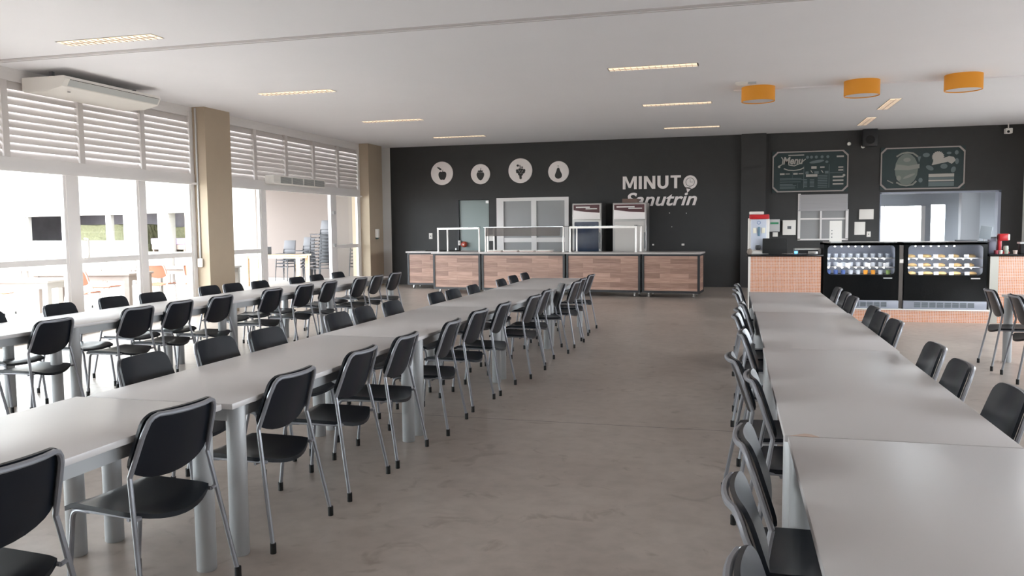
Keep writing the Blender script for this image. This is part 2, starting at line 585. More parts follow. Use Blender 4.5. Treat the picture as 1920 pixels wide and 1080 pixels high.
w1 = bay(6.30, 12.94, 5, 1, [(7.7, 0.16), (9.95, 0.21), (11.48, 0.135)])
MB().tube(fillet([(XL + 0.04, 10.25, 1.15), (XL + 0.12, 10.25, 1.15), (XL + 0.12, 10.25, 1.44), (XL + 0.04, 10.25, 1.44)], 0.05), 0.014).build('handle', m_offw, w1)
w2 = bay(13.71, 19.80, 5, 2, [(15.10, 0.21), (18.15, 0.27)], opening=(15.31, 18.15))
hg = MB()
for z in (0.4, 1.15, 1.95):
    hg.box(XL + 0.045, XL + 0.075, 18.23, 18.35, z - 0.04, z + 0.04)
hg.build('hinge', m_grey, w2)
w3 = bay(-4.4, 5.55, 8, 3, [(-2.0, 0.16), (0.4, 0.16), (2.8, 0.16)])
# louver-side conduit and socket on pillar 1
t = thing('cable_conduit', 'grey cable conduit with a socket box at its foot on the nearer tan pillar', 'conduit', (XL + 0.12, 12.92, 0.9))
MB().tube([(0, 0, 0.1), (0, 0, 2.85)], 0.016).build('pipe', m_grey, t)
MB().cbox(-0.05, 0.05, -0.03, 0.01, -0.02, 0.14, 0.01).build('socket_box', m_offw, t)
t = thing('hand_sanitizer_dispenser', 'white hand sanitiser dispenser on the tan pillar near the dark wall', 'dispenser', (XL + 0.30, 20.15, 1.40))
MB().cbox(0, 0.09, -0.065, 0.065, -0.09, 0.14, 0.02).build('housing', m_offw, t)
MB().cbox(0.01, 0.07, -0.03, 0.06, -0.13, -0.09, 0.01).build('nozzle', mat('teal_grey', (60, 84, 80), 0.4), t)

# split air-conditioner under the ceiling and air curtain over the doors
t = thing('air_conditioner', 'long white air conditioner hanging under the ceiling above the left glazing', 'air conditioner', (XL + 0.42, 10.2, ZC - 0.08))
prof = [(-0.36, -0.03), (0.34, -0.03), (0.36, -0.07), (0.30, -0.17), (0.05, -0.225), (-0.33, -0.225), (-0.36, -0.2)]
b = MB(); b.add([(x, -0.95, z) for x, z in prof] + [(x, 0.97, z) for x, z in prof],
                [tuple(range(7)), tuple(range(13, 6, -1))] + [(i, (i + 1) % 7, 7 + (i + 1) % 7, 7 + i) for i in range(7)])
b.build('housing', m_offw, t)
gM = Matrix.Translation((0.33, 0, -0.11)) @ Matrix.Rotation(math.radians(26.5), 4, 'Y')
MB().box(-0.004, 0.008, -0.86, 0.94, -0.05, 0.04, gM).build('outlet_flap', mat('pale_grey_flap', (196, 198, 196), 0.4), t)
MB().box(-0.004, 0.010, -0.86, 0.94, 0.04, 0.048, gM).build('outlet_slot', m_cap, t)
for yy in (-0.8, 0.8):
    MB().box(-0.03, 0.03, yy - 0.02, yy + 0.02, -0.03, 0.06).build('hanger', m_dgrey, t)
MB().lathe([(0.02, 0), (0.02, -0.006), (0, -0.006)], (0.2, -0.72, -0.21), 12).build('sensor', m_dgrey, t)
t = thing('air_curtain', 'white air curtain with four grey grilles over the open glass doors', 'air curtain', (XL + 0.17, 16.37, 2.60))
MB().cbox(-0.12, 0.10, -1.12, 1.12, -0.09, 0.09, 0.02).build('housing', m_offw, t)
for k in range(4):
    g = MB()
    y0 = -0.86 + k * 0.49
    for j in range(8):
        g.box(0.098, 0.106, y0, y0 + 0.44, -0.068 + j * 0.017, -0.068 + j * 0.017 + 0.012)
    g.build('grille', mat('grille_grey', (150, 152, 150), 0.5), t)


# ================================================================== back wall details
YW = YB
# glass door
d = struct(MB().box(-7.22, -7.17, YW - 0.01, YW + 0.12, 0, 2.30).build('door_1', m_bsteel), 'frameless greenish glass door in the dark wall')
MB().box(-7.17, -6.32, YW + 0.06, YW + 0.072, 0.01, 2.29).build('glass_leaf', mat('etched_green_glass', (132, 144, 142), 0.3), d)
MB().box(-6.42, -6.33, YW + 0.05, YW + 0.085, 2.20, 2.27).build('patch_fitting', m_steel, d)
MB().cyl((-6.42, YW + 0.03), 0.012, 0.9, 1.3, 10).build('pull_handle', m_steel, d)
# double window behind the serving line
fr = MB()
fr.box(-6.09, -5.90, YW - 0.05, YW + 0.08, 0.0, 2.33).box(-4.24, -4.13, YW - 0.05, YW + 0.08, 0.0, 2.33).box(-5.90, -4.24, YW - 0.05, YW + 0.08, 2.24, 2.33)
fr.box(-5.90, -5.14, YW - 0.035, YW + 0.055, 1.15, 1.27).box(-5.00, -4.24, YW - 0.035, YW + 0.055, 1.15, 1.27).box(-5.14, -5.00, YW - 0.04, YW + 0.06, 0.0, 2.24).box(-5.90, -5.14, YW - 0.035, YW + 0.055, 0.0, 0.2).box(-5.00, -4.24, YW - 0.035, YW + 0.055, 0.0, 0.2)
w = struct(fr.build('window_4', m_alu), 'white framed double swing doors behind the serving counters')
for x0, x1 in ((-5.90, -5.14), (-5.00, -4.24)):
    MB().box(x0, x1, YW + 0.0, YW + 0.012, 0.2, 2.24).build('frosted_pane', m_shutter, w)
# shuttered hatch window
fr = MB()
fr.box(1.54, 1.60, YW - 0.03, YW + 0.06, 1.18, 2.29).box(2.63, 2.69, YW - 0.03, YW + 0.06, 1.18, 1.9).box(1.54, 2.69, YW - 0.03, YW + 0.06, 1.16, 1.2)
fr.box(2.05, 2.09, YW - 0.035, YW + 0.05, 1.2, 1.9).box(1.60, 2.63, YW + 0.0, YW + 0.04, 1.66, 1.70)
w = struct(fr.build('window_5', m_alu), 'small window with a pale roller blind in the dark wall')
MB().box(1.60, 2.66, YW + 0.03, YW + 0.05, 1.2, 2.27).build('pane', m_shutter, w)
bl = MB()
for k in range(12):
    bl.box(1.57, 2.66, YW - 0.05, YW - 0.02, 1.90 + k * 0.031, 1.90 + k * 0.031 + 0.027)
bl.box(1.55, 2.67, YW - 0.06, YW - 0.01, 1.87, 1.90)
bl.build('roller_blind', m_blind, w)
# serving hatch: pale lining and the kitchen beyond it
fr = MB()
fr.box(3.38, 3.41, YW - 0.01, YW + 0.2, 1.08, 2.28).box(5.89, 5.95, YW - 0.01, YW + 0.2, 1.08, 2.28).box(3.38, 5.95, YW - 0.01, YW + 0.2, 2.25, 2.29).box(3.38, 5.95, YW - 0.06, YW + 0.2, 1.04, 1.085)
struct(fr.build('trim_7', mat('hatch_lining', (150, 156, 172), 0.6)), 'pale lining of the serving hatch')
KY = 24.4
m_kit = mat('kitchen_white', (168, 172, 178), 0.8)
kw = MB()
kw.box(3.0, 3.66, KY, KY + 0.1, 0, 3).box(3.66, 5.05, KY, KY + 0.1, 2.02, 3).box(3.66, 5.05, KY, KY + 0.1, 0, 0.95).box(5.05, 5.2, KY, KY + 0.1, 0, 3)
kw.box(5.2, 5.55, KY, KY + 0.1, 2.05, 3).box(5.2, 5.55, KY, KY + 0.1, 0, 0.9).box(5.55, 6.5, KY, KY + 0.1, 0, 3)
kw.box(2.9, 3.0, YW + 0.2, KY, 0, 3).box(7.8, 7.9, YW + 0.2, KY, 0, 3).box(6.5, 7.15, KY, KY + 0.1, 0, 3).box(7.15, 7.8, KY, KY + 0.1, 2.1, 3).box(7.15, 7.8, KY, KY + 0.1, 0, 0.9)
struct(kw.build('wall_kitchen', m_kit), 'white kitchen wall with a bright window seen through the hatch')
struct(MB().box(2.9, 7.9, YW + 0.2, KY + 0.1, 3.0, 3.1).build('ceiling_kitchen', m_kit), 'kitchen ceiling')
struct(MB().box(2.9, 7.9, YW + 0.2, KY + 0.1, -0.2, 0.0).build('floor_kitchen', m_floor), 'kitchen floor')
struct(MB().box(5.62, 6.05, YW + 2.0, YW + 2.25, 0, 3.0).build('trim_8', mat('grey_partition', (150, 152, 156), 0.7)), 'grey partition post inside the kitchen')
struct(MB().box(3.66, 3.69, KY - 0.02, KY + 0.02, 0.95, 2.02).box(4.95, 5.05, KY - 0.04, KY + 0.02, 0.95, 2.02).box(4.02, 4.04, KY - 0.02, KY + 0.02, 0.95, 2.02).box(3.66, 5.05, KY - 0.04, KY, 1.02, 1.05).build('window_6', m_alu), 'kitchen window frame')
struct(MB().box(6.28, 6.36, YW + 1.5, YW + 1.6, 0, 3.0).box(6.36, 7.3, YW + 1.5, YW + 1.6, 2.15, 3.0).build('trim_9', m_kit), 'white door lining in the kitchen')
# rooms behind the glass door and double window: closed dim corridor
cw = MB()
cw.box(-7.8, 1.4, YW + 1.6, YW + 1.7, 0, 3).box(-7.9, -7.8, YW + 0.2, YW + 1.7, 0, 3).box(1.3, 1.4, YW + 0.2, YW + 1.7, 0, 3)
struct(cw.build('wall_corridor', mat('corridor_grey', (170, 176, 176), 0.8)), 'grey corridor wall seen through the glass door')
struct(MB().box(-7.9, 1.4, YW + 0.2, YW + 1.7, 3.0, 3.1).build('ceiling_corridor', m_kit), 'corridor ceiling')
struct(MB().box(-7.9, 1.4, YW + 0.2, YW + 1.7, -0.2, 0.0).build('floor_corridor', m_floor), 'corridor floor')

# fruit discs
DK = m_black


leafs_ref = [None]


def chaikin(p):
    for _ in range(2):
        q = []
        for i in range(len(p)):
            a, b = p[i], p[(i + 1) % len(p)]
            q += [(a[0] * .75 + b[0] * .25, a[1] * .75 + b[1] * .25), (a[0] * .25 + b[0] * .75, a[1] * .25 + b[1] * .75)]
        p = q
    return p


def disc(x, z, r, label, shapes):
    t = thing('fruit_sign', label, 'wall sign', (x, YW, z), 0, 'round fruit signs on the dark wall')
    MB().lathe([(0, -0.03), (r - 0.004, -0.03), (r, -0.026), (r, 0)], (0, 0, 0), 48, 'Y').build('disc', m_sign, t)
    s = MB()
    dpt = 0.0
    for poly in [chaikin(p_) if 11 <= len(p_) <= 16 and p_ is not leafs_ref[0] else p_ for p_ in shapes]:
        dpt += 0.0005
        s.prism([(px * r, pz * r) for px, pz in poly], -0.034 - dpt, -0.028)
    s.build('fruit_cutout', DK, t)


def ell(cx, cz, rx, rz, n=20, rot=0):
    out = []
    for k in range(n):
        a = 2 * PI * k / n
        x, z = rx * math.cos(a), rz * math.sin(a)
        out.append((cx + x * math.cos(rot) - z * math.sin(rot), cz + x * math.sin(rot) + z * math.cos(rot)))
    return out


apple = [(0.0, 0.10), (0.1, 0.15), (0.26, 0.15), (0.38, 0.06), (0.42, -0.10), (0.38, -0.32), (0.26, -0.54), (0.16, -0.58), (0.06, -0.53), (-0.05, -0.58), (-0.15, -0.52), (-0.27, -0.32), (-0.31, -0.10), (-0.27, 0.06), (-0.15, 0.15), (-0.03, 0.13)]
disc(-7.63, 3.03, 0.315, 'white disc with an apple and leaf, leftmost fruit sign', [apple, [(-0.44, 0.55), (-0.2, 0.5), (-0.04, 0.38), (-0.02, 0.26), (-0.2, 0.3), (-0.34, 0.42)], [(0.04, 0.12), (0.08, 0.12), (0.13, 0.3), (0.09, 0.31)]])
berry = [(-0.38, 0.08), (-0.30, 0.18), (0, 0.15), (0.30, 0.18), (0.40, 0.06), (0.40, -0.15), (0.26, -0.45), (0.08, -0.63), (-0.06, -0.63), (-0.26, -0.43), (-0.40, -0.15)]
leafs = [(-0.34, 0.22), (-0.05, 0.16), (0.30, 0.22), (0.2, 0.3), (0.34, 0.4), (0.1, 0.34), (0.02, 0.46), (-0.08, 0.34), (-0.28, 0.4), (-0.2, 0.3)]
disc(-6.535, 2.98, 0.268, 'white disc with a strawberry, second fruit sign from the left', [berry, leafs, [(0.02, 0.45), (0.06, 0.45), (0.08, 0.62), (0.03, 0.62)]])
gr = [ell(x, z, 0.105, 0.105, 18) for x, z in ((-0.26, 0.02), (-0.06, 0.08), (0.14, 0.08), (0.33, 0.02), (-0.16, -0.12), (0.04, -0.1), (0.24, -0.14), (-0.08, -0.28), (0.12, -0.3), (0.02, -0.44), (0.03, -0.58), (-0.24, -0.1), (0.3, -0.1))]
disc(-5.43, 3.04, 0.325, 'white disc with a bunch of grapes, largest fruit sign', gr + [[(-0.02, 0.15), (0.04, 0.15), (0.0, 0.46), (-0.05, 0.45)], ell(-0.2, 0.42, 0.1, 0.09, 8), [(0.06, 0.28), (0.2, 0.2), (0.22, 0.34)]])
pear = [(-0.02, 0.40), (0.1, 0.34), (0.16, 0.1), (0.3, -0.15), (0.36, -0.34), (0.28, -0.55), (0.08, -0.66), (-0.12, -0.66), (-0.3, -0.54), (-0.36, -0.34), (-0.28, -0.12), (-0.18, 0.1), (-0.14, 0.32)]
disc(-4.40, 2.985, 0.275, 'white disc with a pear, rightmost fruit sign', [pear, [(-0.14, 0.56), (0.06, 0.5), (0.02, 0.58)]])

# restaurant sign
t = thing('restaurant_sign', 'raised white lettering MINUTO Sanutrin with a clock bubble on the dark wall', 'sign', (0, 0, 0))
def letter_polys(ch):
    w = 0.205
    if ch == 'M': return 0.94, [[(0, 0), (0, 1), (0.24, 1), (0.47, 0.36), (0.70, 1), (0.94, 1), (0.94, 0), (0.76, 0), (0.76, 0.72), (0.54, 0.10), (0.40, 0.10), (0.18, 0.72), (0.18, 0)]]
    if ch == 'I': return w, [[(0, 0), (0, 1), (w, 1), (w, 0)]]
    if ch == 'N': return 0.76, [[(0, 0), (0, 1), (0.22, 1), (0.57, 0.36), (0.57, 1), (0.76, 1), (0.76, 0), (0.54, 0), (0.19, 0.64), (0.19, 0)]]
    if ch == 'T': return 0.68, [[(0.24, 0), (0.24, 0.83), (0, 0.83), (0, 1), (0.68, 1), (0.68, 0.83), (0.44, 0.83), (0.44, 0)]]
    o = [(0, 1), (w, 1), (w, 0.40)] + [(0.365 - 0.16 * math.cos(PI * k / 8), 0.38 - 0.21 * math.sin(PI * k / 8)) for k in range(1, 8)] + [(0.525, 0.40), (0.525, 1), (0.73, 1), (0.73, 0.36)]
    o += [(0.365 + 0.365 * math.cos(PI * k / 12), 0.36 - 0.375 * math.sin(PI * k / 12)) for k in range(1, 12)] + [(0, 0.36)]
    return 0.73, [o]


lx = 0.0
ws = [letter_polys(c)[0] for c in 'MINUT']
tot = sum(ws) + 0.14 * 4
for c_ in 'MINUT':
    w_, pl = letter_polys(c_)
    bb = MB()
    for p_ in pl:
        bb.prism([(-2.72 + (lx + x) / tot * 1.46, 2.49 + z * 0.325) for x, z in p_], YW - 0.03, YW)
    bb.build('letter', m_sign, t)
    lx += w_ + 0.14
wall_text('lower_word', 'Sanutrin', -2.66, -0.86, 2.055, 2.40, YW, m_sign, t, bold=0.018, shear=0.28, thick=0.03)
b = MB().lathe([(0, -0.03), (0.17, -0.03), (0.17, 0)], (-1.03, YW, 2.635), 36, 'Y')
b.prism([(-1.13, 2.52), (-1.0, 2.48), (-1.10, 2.37)], YW - 0.03, YW)
b.build('clock_bubble', m_sign, t)
cf = MB()
ring = [(-1.03 + 0.105 * math.cos(a), YW - 0.033, 2.635 + 0.105 * math.sin(a)) for a in [2 * PI * k / 32 for k in range(32)]]
cf.tube(ring, 0.005, 6, closed=True)
cf.box(-1.035, -1.028, YW - 0.036, YW - 0.03, 2.635, 2.71).box(-1.03, -0.965, YW - 0.036, YW - 0.03, 2.632, 2.639)
cf.build('clock_face', m_black, t)

# wall plates
def plate(x, z, w, h, label, name='power_outlet', m=None, dd=0.012, y=YW, cat='outlet', slots=True):
    t = thing(name, label, cat, (x, y, z))
    MB().cbox(-w / 2, w / 2, -dd, 0, -h / 2, h / 2, min(0.004, dd / 3)).build('cover', m or m_offw, t)
    if slots:
        MB().box(-w * 0.15, w * 0.15, -dd - 0.002, -dd + 0.001, -h * 0.1, h * 0.1).build('socket', m_dgrey, t)
    return t


plate(-7.99, 1.33, 0.10, 0.16, 'white power outlet on the dark wall above the small back counter')
plate(-7.16, 1.14, 0.07, 0.13, 'white switch plate at the edge of the greenish glass door', 'light_switch', cat='switch', y=YW - 0.012)
plate(-6.24, 1.27, 0.13, 0.16, 'white junction box between the glass door and the framed doors', 'junction_box', dd=0.05, cat='box', slots=False)
t = thing('fire_alarm', 'small round red fire alarm button by the glass door', 'alarm', (-7.02, YW - 0.05, 1.10))
MB().lathe([(0, -0.06), (0.05, -0.055), (0.075, -0.03), (0.08, 0), (0.08, 0.05)], (0, 0, 0), 20, 'Y').build('body', mat('alarm_red', (178, 70, 48), 0.4), t)
MB().lathe([(0, -0.066), (0.018, -0.064), (0.02, -0.05)], (0.0, 0, -0.01), 12, 'Y').build('button', m_offw, t)
for (x, z, l) in ((-2.0 + 0.46, 1.87, 'left screw stub'), (-1.2 + 0.08, 1.86, 'right screw stub'), (-1.48, 1.52, 'lower screw stub')):
    tag(MB().lathe([(0, -0.02), (0.012, -0.02), (0.012, 0)], (x, YW, z), 8, 'Y').build('wall_screw', m_offw), 'tiny white ' + l + ' left on the dark wall below the lettering', 'screw')
plate(-1.20, 1.07, 0.07, 0.05, 'small white plate on the dark wall right above the right end of the serving counters', 'wall_plate', cat='plate', slots=False)
plate(-1.95, 1.07, 0.05, 0.04, 'smaller white plate on the dark wall next to the steel fridge', 'wall_plate', cat='plate', slots=False)
plate(1.00, 1.53, 0.24, 0.30, 'white soap dispenser with a green band on the dark wall', 'soap_dispenser', m_grey, 0.11, YW, 'dispenser', False)
MB().box(0.90, 1.09, YW - 0.116, YW - 0.11, 1.56, 1.61).build('green_band', mat('green_print', (60, 140, 100), 0.5), [o for o in C.objects if o.name == 'soap_dispenser'][0]).location = (-1.00, -YW, -1.53)
plate(1.02, 1.31, 0.12, 0.11, 'white box under the soap dispenser', 'switch_box', m_offw, 0.05, YW, 'box', False)
plate(1.34, 1.475, 0.30, 0.36, 'white paper towel dispenser left of the roller blind window', 'paper_towel_dispenser', m_offw, 0.13, YW, 'dispenser', True)
plate(3.085, 1.775, 0.32, 0.24, 'white electrical panel on the dark wall between the window and the hatch', 'electrical_panel', m_offw, 0.05, YW, 'panel', False)
plate(2.95, 1.44, 0.24, 0.31, 'white notice sheet under the electrical panel', 'notice', m_offw, 0.012, YW, 'notice', False)
plate(3.15, 1.30, 0.09, 0.13, 'small white outlet right of the notice sheet', 'power_outlet')
# speaker, spot lamps and camera near the ceiling
t = thing('wall_speaker', 'black box speaker under the ceiling between the menu boards', 'speaker', (3.10, YW - 0.16, 3.56))
MB().cbox(-0.16, 0.16, -0.12, 0.12, -0.2, 0.2, 0.01).build('cabinet', m_bsteel, t)
MB().lathe([(0, -0.128), (0.09, -0.128), (0.10, -0.12)], (0, 0, -0.05), 20, 'Y').build('cone', m_cap, t)
MB().box(-0.03, 0.03, 0.12, 0.16, -0.05, 0.05).build('bracket', m_bsteel, t)
for x, z, l in ((2.66, 3.445, 'left'), (2.97, 3.37, 'right')):
    t = thing('spot_lamp', 'small round spot lamp under the ceiling, %s of the pair by the speaker' % l, 'lamp', (x, YW - 0.1, z))
    MB().lathe([(0, -0.045), (0.035, -0.03), (0.045, 0), (0.035, 0.03), (0, 0.045)], (0, 0, 0), 16, 'Y').build('bulb', m_offw, t)
    MB().cyl((0, 0.05), 0.01, -0.01, 0.12, 8).tube([(0, 0.03, 0), (0, 0.10, 0)], 0.012).build('arm', m_bsteel, t)
t = thing('security_camera', 'white security camera on a short stem at the top right of the dark wall', 'camera', (5.98, YW - 0.25, 3.60))
MB().cbox(-0.07, 0.07, -0.08, 0.08, -0.06, 0.06, 0.015).build('body', m_offw, t)
MB().cyl((0, 0), 0.012, 0.05, ZC - 3.60, 8).build('stem', m_offw, t)
MB().lathe([(0, -0.09), (0.025, -0.088), (0.03, -0.08)], (-0.02, 0, -0.02), 12, 'Y').build('lens', m_cap, t)

# ------------------------------------------------ menu boards
m_board = mat('chalkboard_green', (34, 52, 54), 0.5, noise=0.25, nscale=3)
m_bframe = mat('board_frame', (160, 152, 148), 0.6)
m_chalk = mat('chalk', (176, 172, 166), 0.8)
m_chalkd = mat('faint_chalk', (104, 116, 118), 0.8)


def board(x0, x1, z0, z1, label):
    t = thing('menu_board', label, 'menu board', ((x0 + x1) / 2, YW, (z0 + z1) / 2), 0)
    W, H = (x1 - x0) / 2, (z1 - z0) / 2
    MB().box(-W, W, -0.03, 0, -H, H).build('board', m_board, t)
    c = 0.11; e = 0.028

    def ring(w, h, c):
        return [(w - c, h), (-w + c, h), (-w + c * .55, h - c * .45), (-w, h - c), (-w, -h + c), (-w + c * .55, -h + c * .45), (-w + c, -h), (w - c, -h), (w - c * .55, -h + c * .45), (w, -h + c), (w, h - c), (w - c * .55, h - c * .45)]
    MB().holed(ring(W - 0.005, H - 0.005, c), ring(W - 0.005 - e, H - 0.005 - e, c), -0.045, -0.028).build('frame_line', m_bframe, t)
    return t, W, H


def chalk(t, name, items, m, y=-0.034):
    """items in the board's own unit square (-1..1)"""
    b = MB()
    for it in items:
        if it[0] == 'b':
            _, a, c, d, e = it
            b.box(a, c, y, -0.0295, d, e)
        elif it[0] == 'e':
            _, cx, cz, rx, rz, rot = it
            b.prism(ell(cx, cz, rx, rz, 16, rot), y, -0.0295)
        elif it[0] == 'p':
            b.prism(it[1], y, -0.0295)
        elif it[0] == 't':
            b.tube([(x, -0.031, z) for x, z in it[1]], it[2], 5)
    b.build(name, m, t)


t, W, H = board(0.93, 2.67, 2.33, 3.32, 'dark green menu board with the word Menu and chalk price lists, left of the two')
me = wall_text('menu_title', 'Menu', -0.62, -0.16, 0.18, 0.36, -0.028, m_chalk, t, bold=0.03, shear=0.2, thick=0.006)
sw = [('t', [(-0.72, 0.14), (-0.64, 0.18), (-0.62, 0.3), (-0.66, 0.36)], 0.012), ('t', [(-0.5, 0.17), (-0.36, 0.14), (-0.22, 0.2), (-0.1, 0.3)], 0.012), ('e', -0.71, 0.13, 0.03, 0.03, 0)]
sw += [('b', -0.5, -0.14, 0.385, 0.41), ('b', -0.09, 0.17, -0.13, -0.07), ('t', [(-0.6, 0.08), (-0.5, 0.04), (-0.36, 0.03), (-0.22, 0.05), (-0.14, 0.09)], 0.014)]
sw += [('b', 0.52, 0.76, -0.16 - 0.085 * k, -0.125 - 0.085 * k) for k in range(3)] + [('b', 0.6, 0.76, 0.32, 0.36)]
sw += [('b', -0.69, -0.58, -0.07, -0.03), ('b', -0.56, -0.46, -0.06, -0.04), ('b', -0.38, -0.28, -0.07, -0.03), ('b', -0.26, -0.15, -0.06, -0.04)]
sw += [('b', 0.64, 0.75, 0.07, 0.1), ('b', 0.64, 0.75, 0.0, 0.03), ('e', 0.77, -0.11, 0.03, 0.03, 0), ('b', 0.23, 0.33, 0.08, 0.11), ('b', 0.03, 0.15, 0.06, 0.12)]
sw += [('p', [(0.01, 0.02), (0.03, 0.02), (0.07, -0.04), (0.05, -0.04)]), ('p', [(0.25, 0.02), (0.27, 0.02), (0.31, -0.04), (0.29, -0.04)])]
chalk(t, 'chalk_lettering', sw, m_chalk)
fa = [('b', -0.69, -0.69 + w_, z, z + 0.014) for z, w_ in ((-0.17, 0.5), (-0.2, 0.62), (-0.25, 0.48), (-0.31, 0.3), (-0.34, 0.38), (-0.37, 0.35), (-0.4, 0.36))]
fa += [('b', -0.145, -0.135, -0.4, 0.14), ('b', 0.43, 0.44, -0.4, 0.16), ('b', -0.4, -0.395, -0.16, 0.0), ('b', -0.28, -0.275, -0.4, -0.28), ('b', 0.45, 0.74, -0.05, -0.04), ('b', 0.76, 0.766, -0.03, 0.1)]
fa += [('e', x, 0.34, 0.035, 0.035, 0) for x in (-0.06, 0.03, 0.14, 0.27, 0.4)] + [('e', 0.15, 0.23, 0.17, 0.035, 0.15), ('e', 0.38, 0.22, 0.035, 0.03, 0)]
fa += [('b', -0.1, -0.03, -0.06, 0.0), ('b', 0.1, 0.2, -0.06, 0.0), ('b', 0.34, 0.42, -0.06, 0.0)]
fa += [('b', 0.0, 0.1, -0.21 - 0.032 * k, -0.195 - 0.032 * k) for k in range(6)] + [('b', -0.14, -0.06, -0.21 - 0.032 * k, -0.195 - 0.032 * k) for k in range(6)]
fa += [('b', 0.18, 0.4, -0.11 - 0.04 * k, -0.095 - 0.04 * k) for k in range(8)]
chalk(t, 'faint_chalk_lines', fa, m_chalkd)
t, W, H = board(3.37, 5.18, 2.34, 3.33, 'dark green menu board with a large barrel drawing, right of the two')
it = [('e', -0.34, -0.02, 0.25, 0.37, 0)]
chalk(t, 'barrel_drawing', it, mat('mid_chalk', (116, 124, 120), 0.8))
it = [('p', [(-0.6, -0.03), (-0.55, 0.1), (-0.3, 0.06), (-0.06, 0.1), (-0.06, 0.0), (-0.3, -0.04), (-0.5, -0.03)]),
      ('t', [(-0.56, 0.28), (-0.45, 0.35), (-0.33, 0.37), (-0.2, 0.35), (-0.1, 0.27)], 0.022), ('t', [(-0.55, -0.32), (-0.45, -0.38), (-0.33, -0.4), (-0.2, -0.38), (-0.12, -0.3)], 0.022),
      ('t', [(-0.75, -0.27), (-0.62, -0.34)], 0.014), ('e', -0.33, 0.2, 0.08, 0.05, 0), ('e', -0.28, -0.18, 0.14, 0.03, 0.4), ('e', -0.5, -0.22, 0.05, 0.06, 0)]
chalk(t, 'barrel_ribbons', it, mat('mid_chalk_light', (142, 144, 138), 0.8), -0.038)
star = []
for k in range(36):
    a = 2 * PI * k / 36; rr = 0.115 if k % 2 else 0.135
    star.append((0.33 + rr * math.cos(a), 0.25 + rr * math.sin(a)))
chalk(t, 'chalk_star', [('p', star)], m_chalk, -0.037)
it = [('p', [(0.20, 0.06), (0.24, 0.18), (0.4, 0.2), (0.56, 0.26), (0.66, 0.24), (0.71, 0.16), (0.62, 0.08), (0.54, 0.13), (0.4, 0.1)]),
      ('b', 0.14, 0.68, -0.215, -0.14), ('b', 0.14, 0.68, -0.315, -0.28)]
chalk(t, 'chalk_emblem', it, m_chalk)
it = [('b', 0.14, 0.68, -0.275, -0.22), ('b', 0.14, 0.68, -0.43, -0.33), ('e', 0.08, 0.3, 0.075, 0.05, 0), ('e', 0.16, 0.0, 0.09, 0.05, -0.5), ('e', 0.46, 0.03, 0.075, 0.06, 0), ('e', 0.66, -0.05, 0.05, 0.07, -0.3),
      ('e', -0.03, -0.28, 0.045, 0.055, 0), ('p', [(-0.11, 0.27), (-0.03, 0.27), (-0.07, 0.13)]), ('e', 0.56, 0.33, 0.05, 0.03, 0), ('e', 0.72, 0.34, 0.04, 0.05, 0), ('e', 0.73, 0.14, 0.04, 0.07, 0)]
chalk(t, 'chalk_lettering', it[:2], m_chalkd)
for q_ in it[2:]:
    chalk(t, 'chalk_doodle', [q_], m_chalkd)

# ------------------------------------------------ upright fridges behind the counters
m_logo = mat('fridge_header', (84, 48, 52), 0.4)


def fridge(x0, x1, label, glass, ztop):
    y0, y1 = 20.05, 20.85
    k = y0 / 21.1
    t = thing('upright_refrigerator', label, 'refrigerator', ((x0 + x1) / 2, (y0 + y1) / 2, 0), 0, 'upright refrigerators against the dark wall')
    W = (x1 - x0) / 2; D = (y1 - y0) / 2
    MB().cbox(-W, W, -D + 0.05, D, 0.08, ztop, 0.012).build('cabinet', m_steel, t)
    MB().cbox(-W + 0.03, W - 0.03, -D, -D + 0.05, ztop - 0.40, ztop - 0.03, 0.006).build('header_panel', m_sign, t)
    hb = MB().prism([(-W + 0.04, ztop - 0.04), (W - 0.04, ztop - 0.04), (W - 0.04, ztop - 0.24), (0.0, ztop - 0.22), (-W + 0.04, ztop - 0.17)], -D - 0.004, -D)
    hb.build('header_print', m_logo, t)
    MB().box(-W + 0.10, W - 0.28, -D - 0.007, -D - 0.003, ztop - 0.115, ztop - 0.085).box(-0.02, W - 0.1, -D - 0.007, -D - 0.003, ztop - 0.15, ztop - 0.128).build('header_wordmark', m_offw, t)
    d = MB().holed(rrect(-W + 0.01, W - 0.01, 0.12, ztop - 0.42, 0.02), rrect(-W + 0.06, W - 0.06, 0.2, ztop - 0.46, 0.02), -D, -D + 0.045).build('door', m_steel, t)
    if glass:
        MB().box(-W + 0.05, W - 0.05, -D + 0.015, -D + 0.03, 0.19, ztop - 0.45).build('door_glass', m_bluegl, d)
    else:
        MB().box(-W + 0.05, W - 0.05, -D + 0.01, -D + 0.03, 0.19, ztop - 0.45).build('door_panel', mat('satin_steel', (205, 200, 196), 0.38, metal=0.6), d)
    MB().tube([(W - 0.035, -D - 0.03, 1.0), (W - 0.035, -D - 0.03, 1.4)], 0.012).build('handle', m_dgrey, d)
    MB().box(-W + 0.03, -W + 0.09, -D + 0.06, D - 0.04, 0, 0.08).box(W - 0.09, W - 0.03, -D + 0.06, D - 0.04, 0, 0.08).build('feet', m_dgrey, t)
    return t


fridge(-3.85, -3.12, 'glass-fronted steel refrigerator with blue dark door, left of the pair', True, 2.125)
fridge(-2.84, -2.02, 'solid steel refrigerator with a cardboard box on top, right of the pair', False, 2.12)
t = thing('cardboard_box', 'flat brown cardboard box on top of the solid steel refrigerator', 'box', (-2.42, 20.4, 2.12))
MB().box(-0.2, 0.17, -0.2, 0.2, 0, 0.10).build('carton', mat('cardboard', (120, 98, 90), 0.9), t)
MB().box(-0.02, 0.0, -0.2, 0.2, 0.10, 0.102).build('tape', mat('tape', (150, 130, 110), 0.4), t)


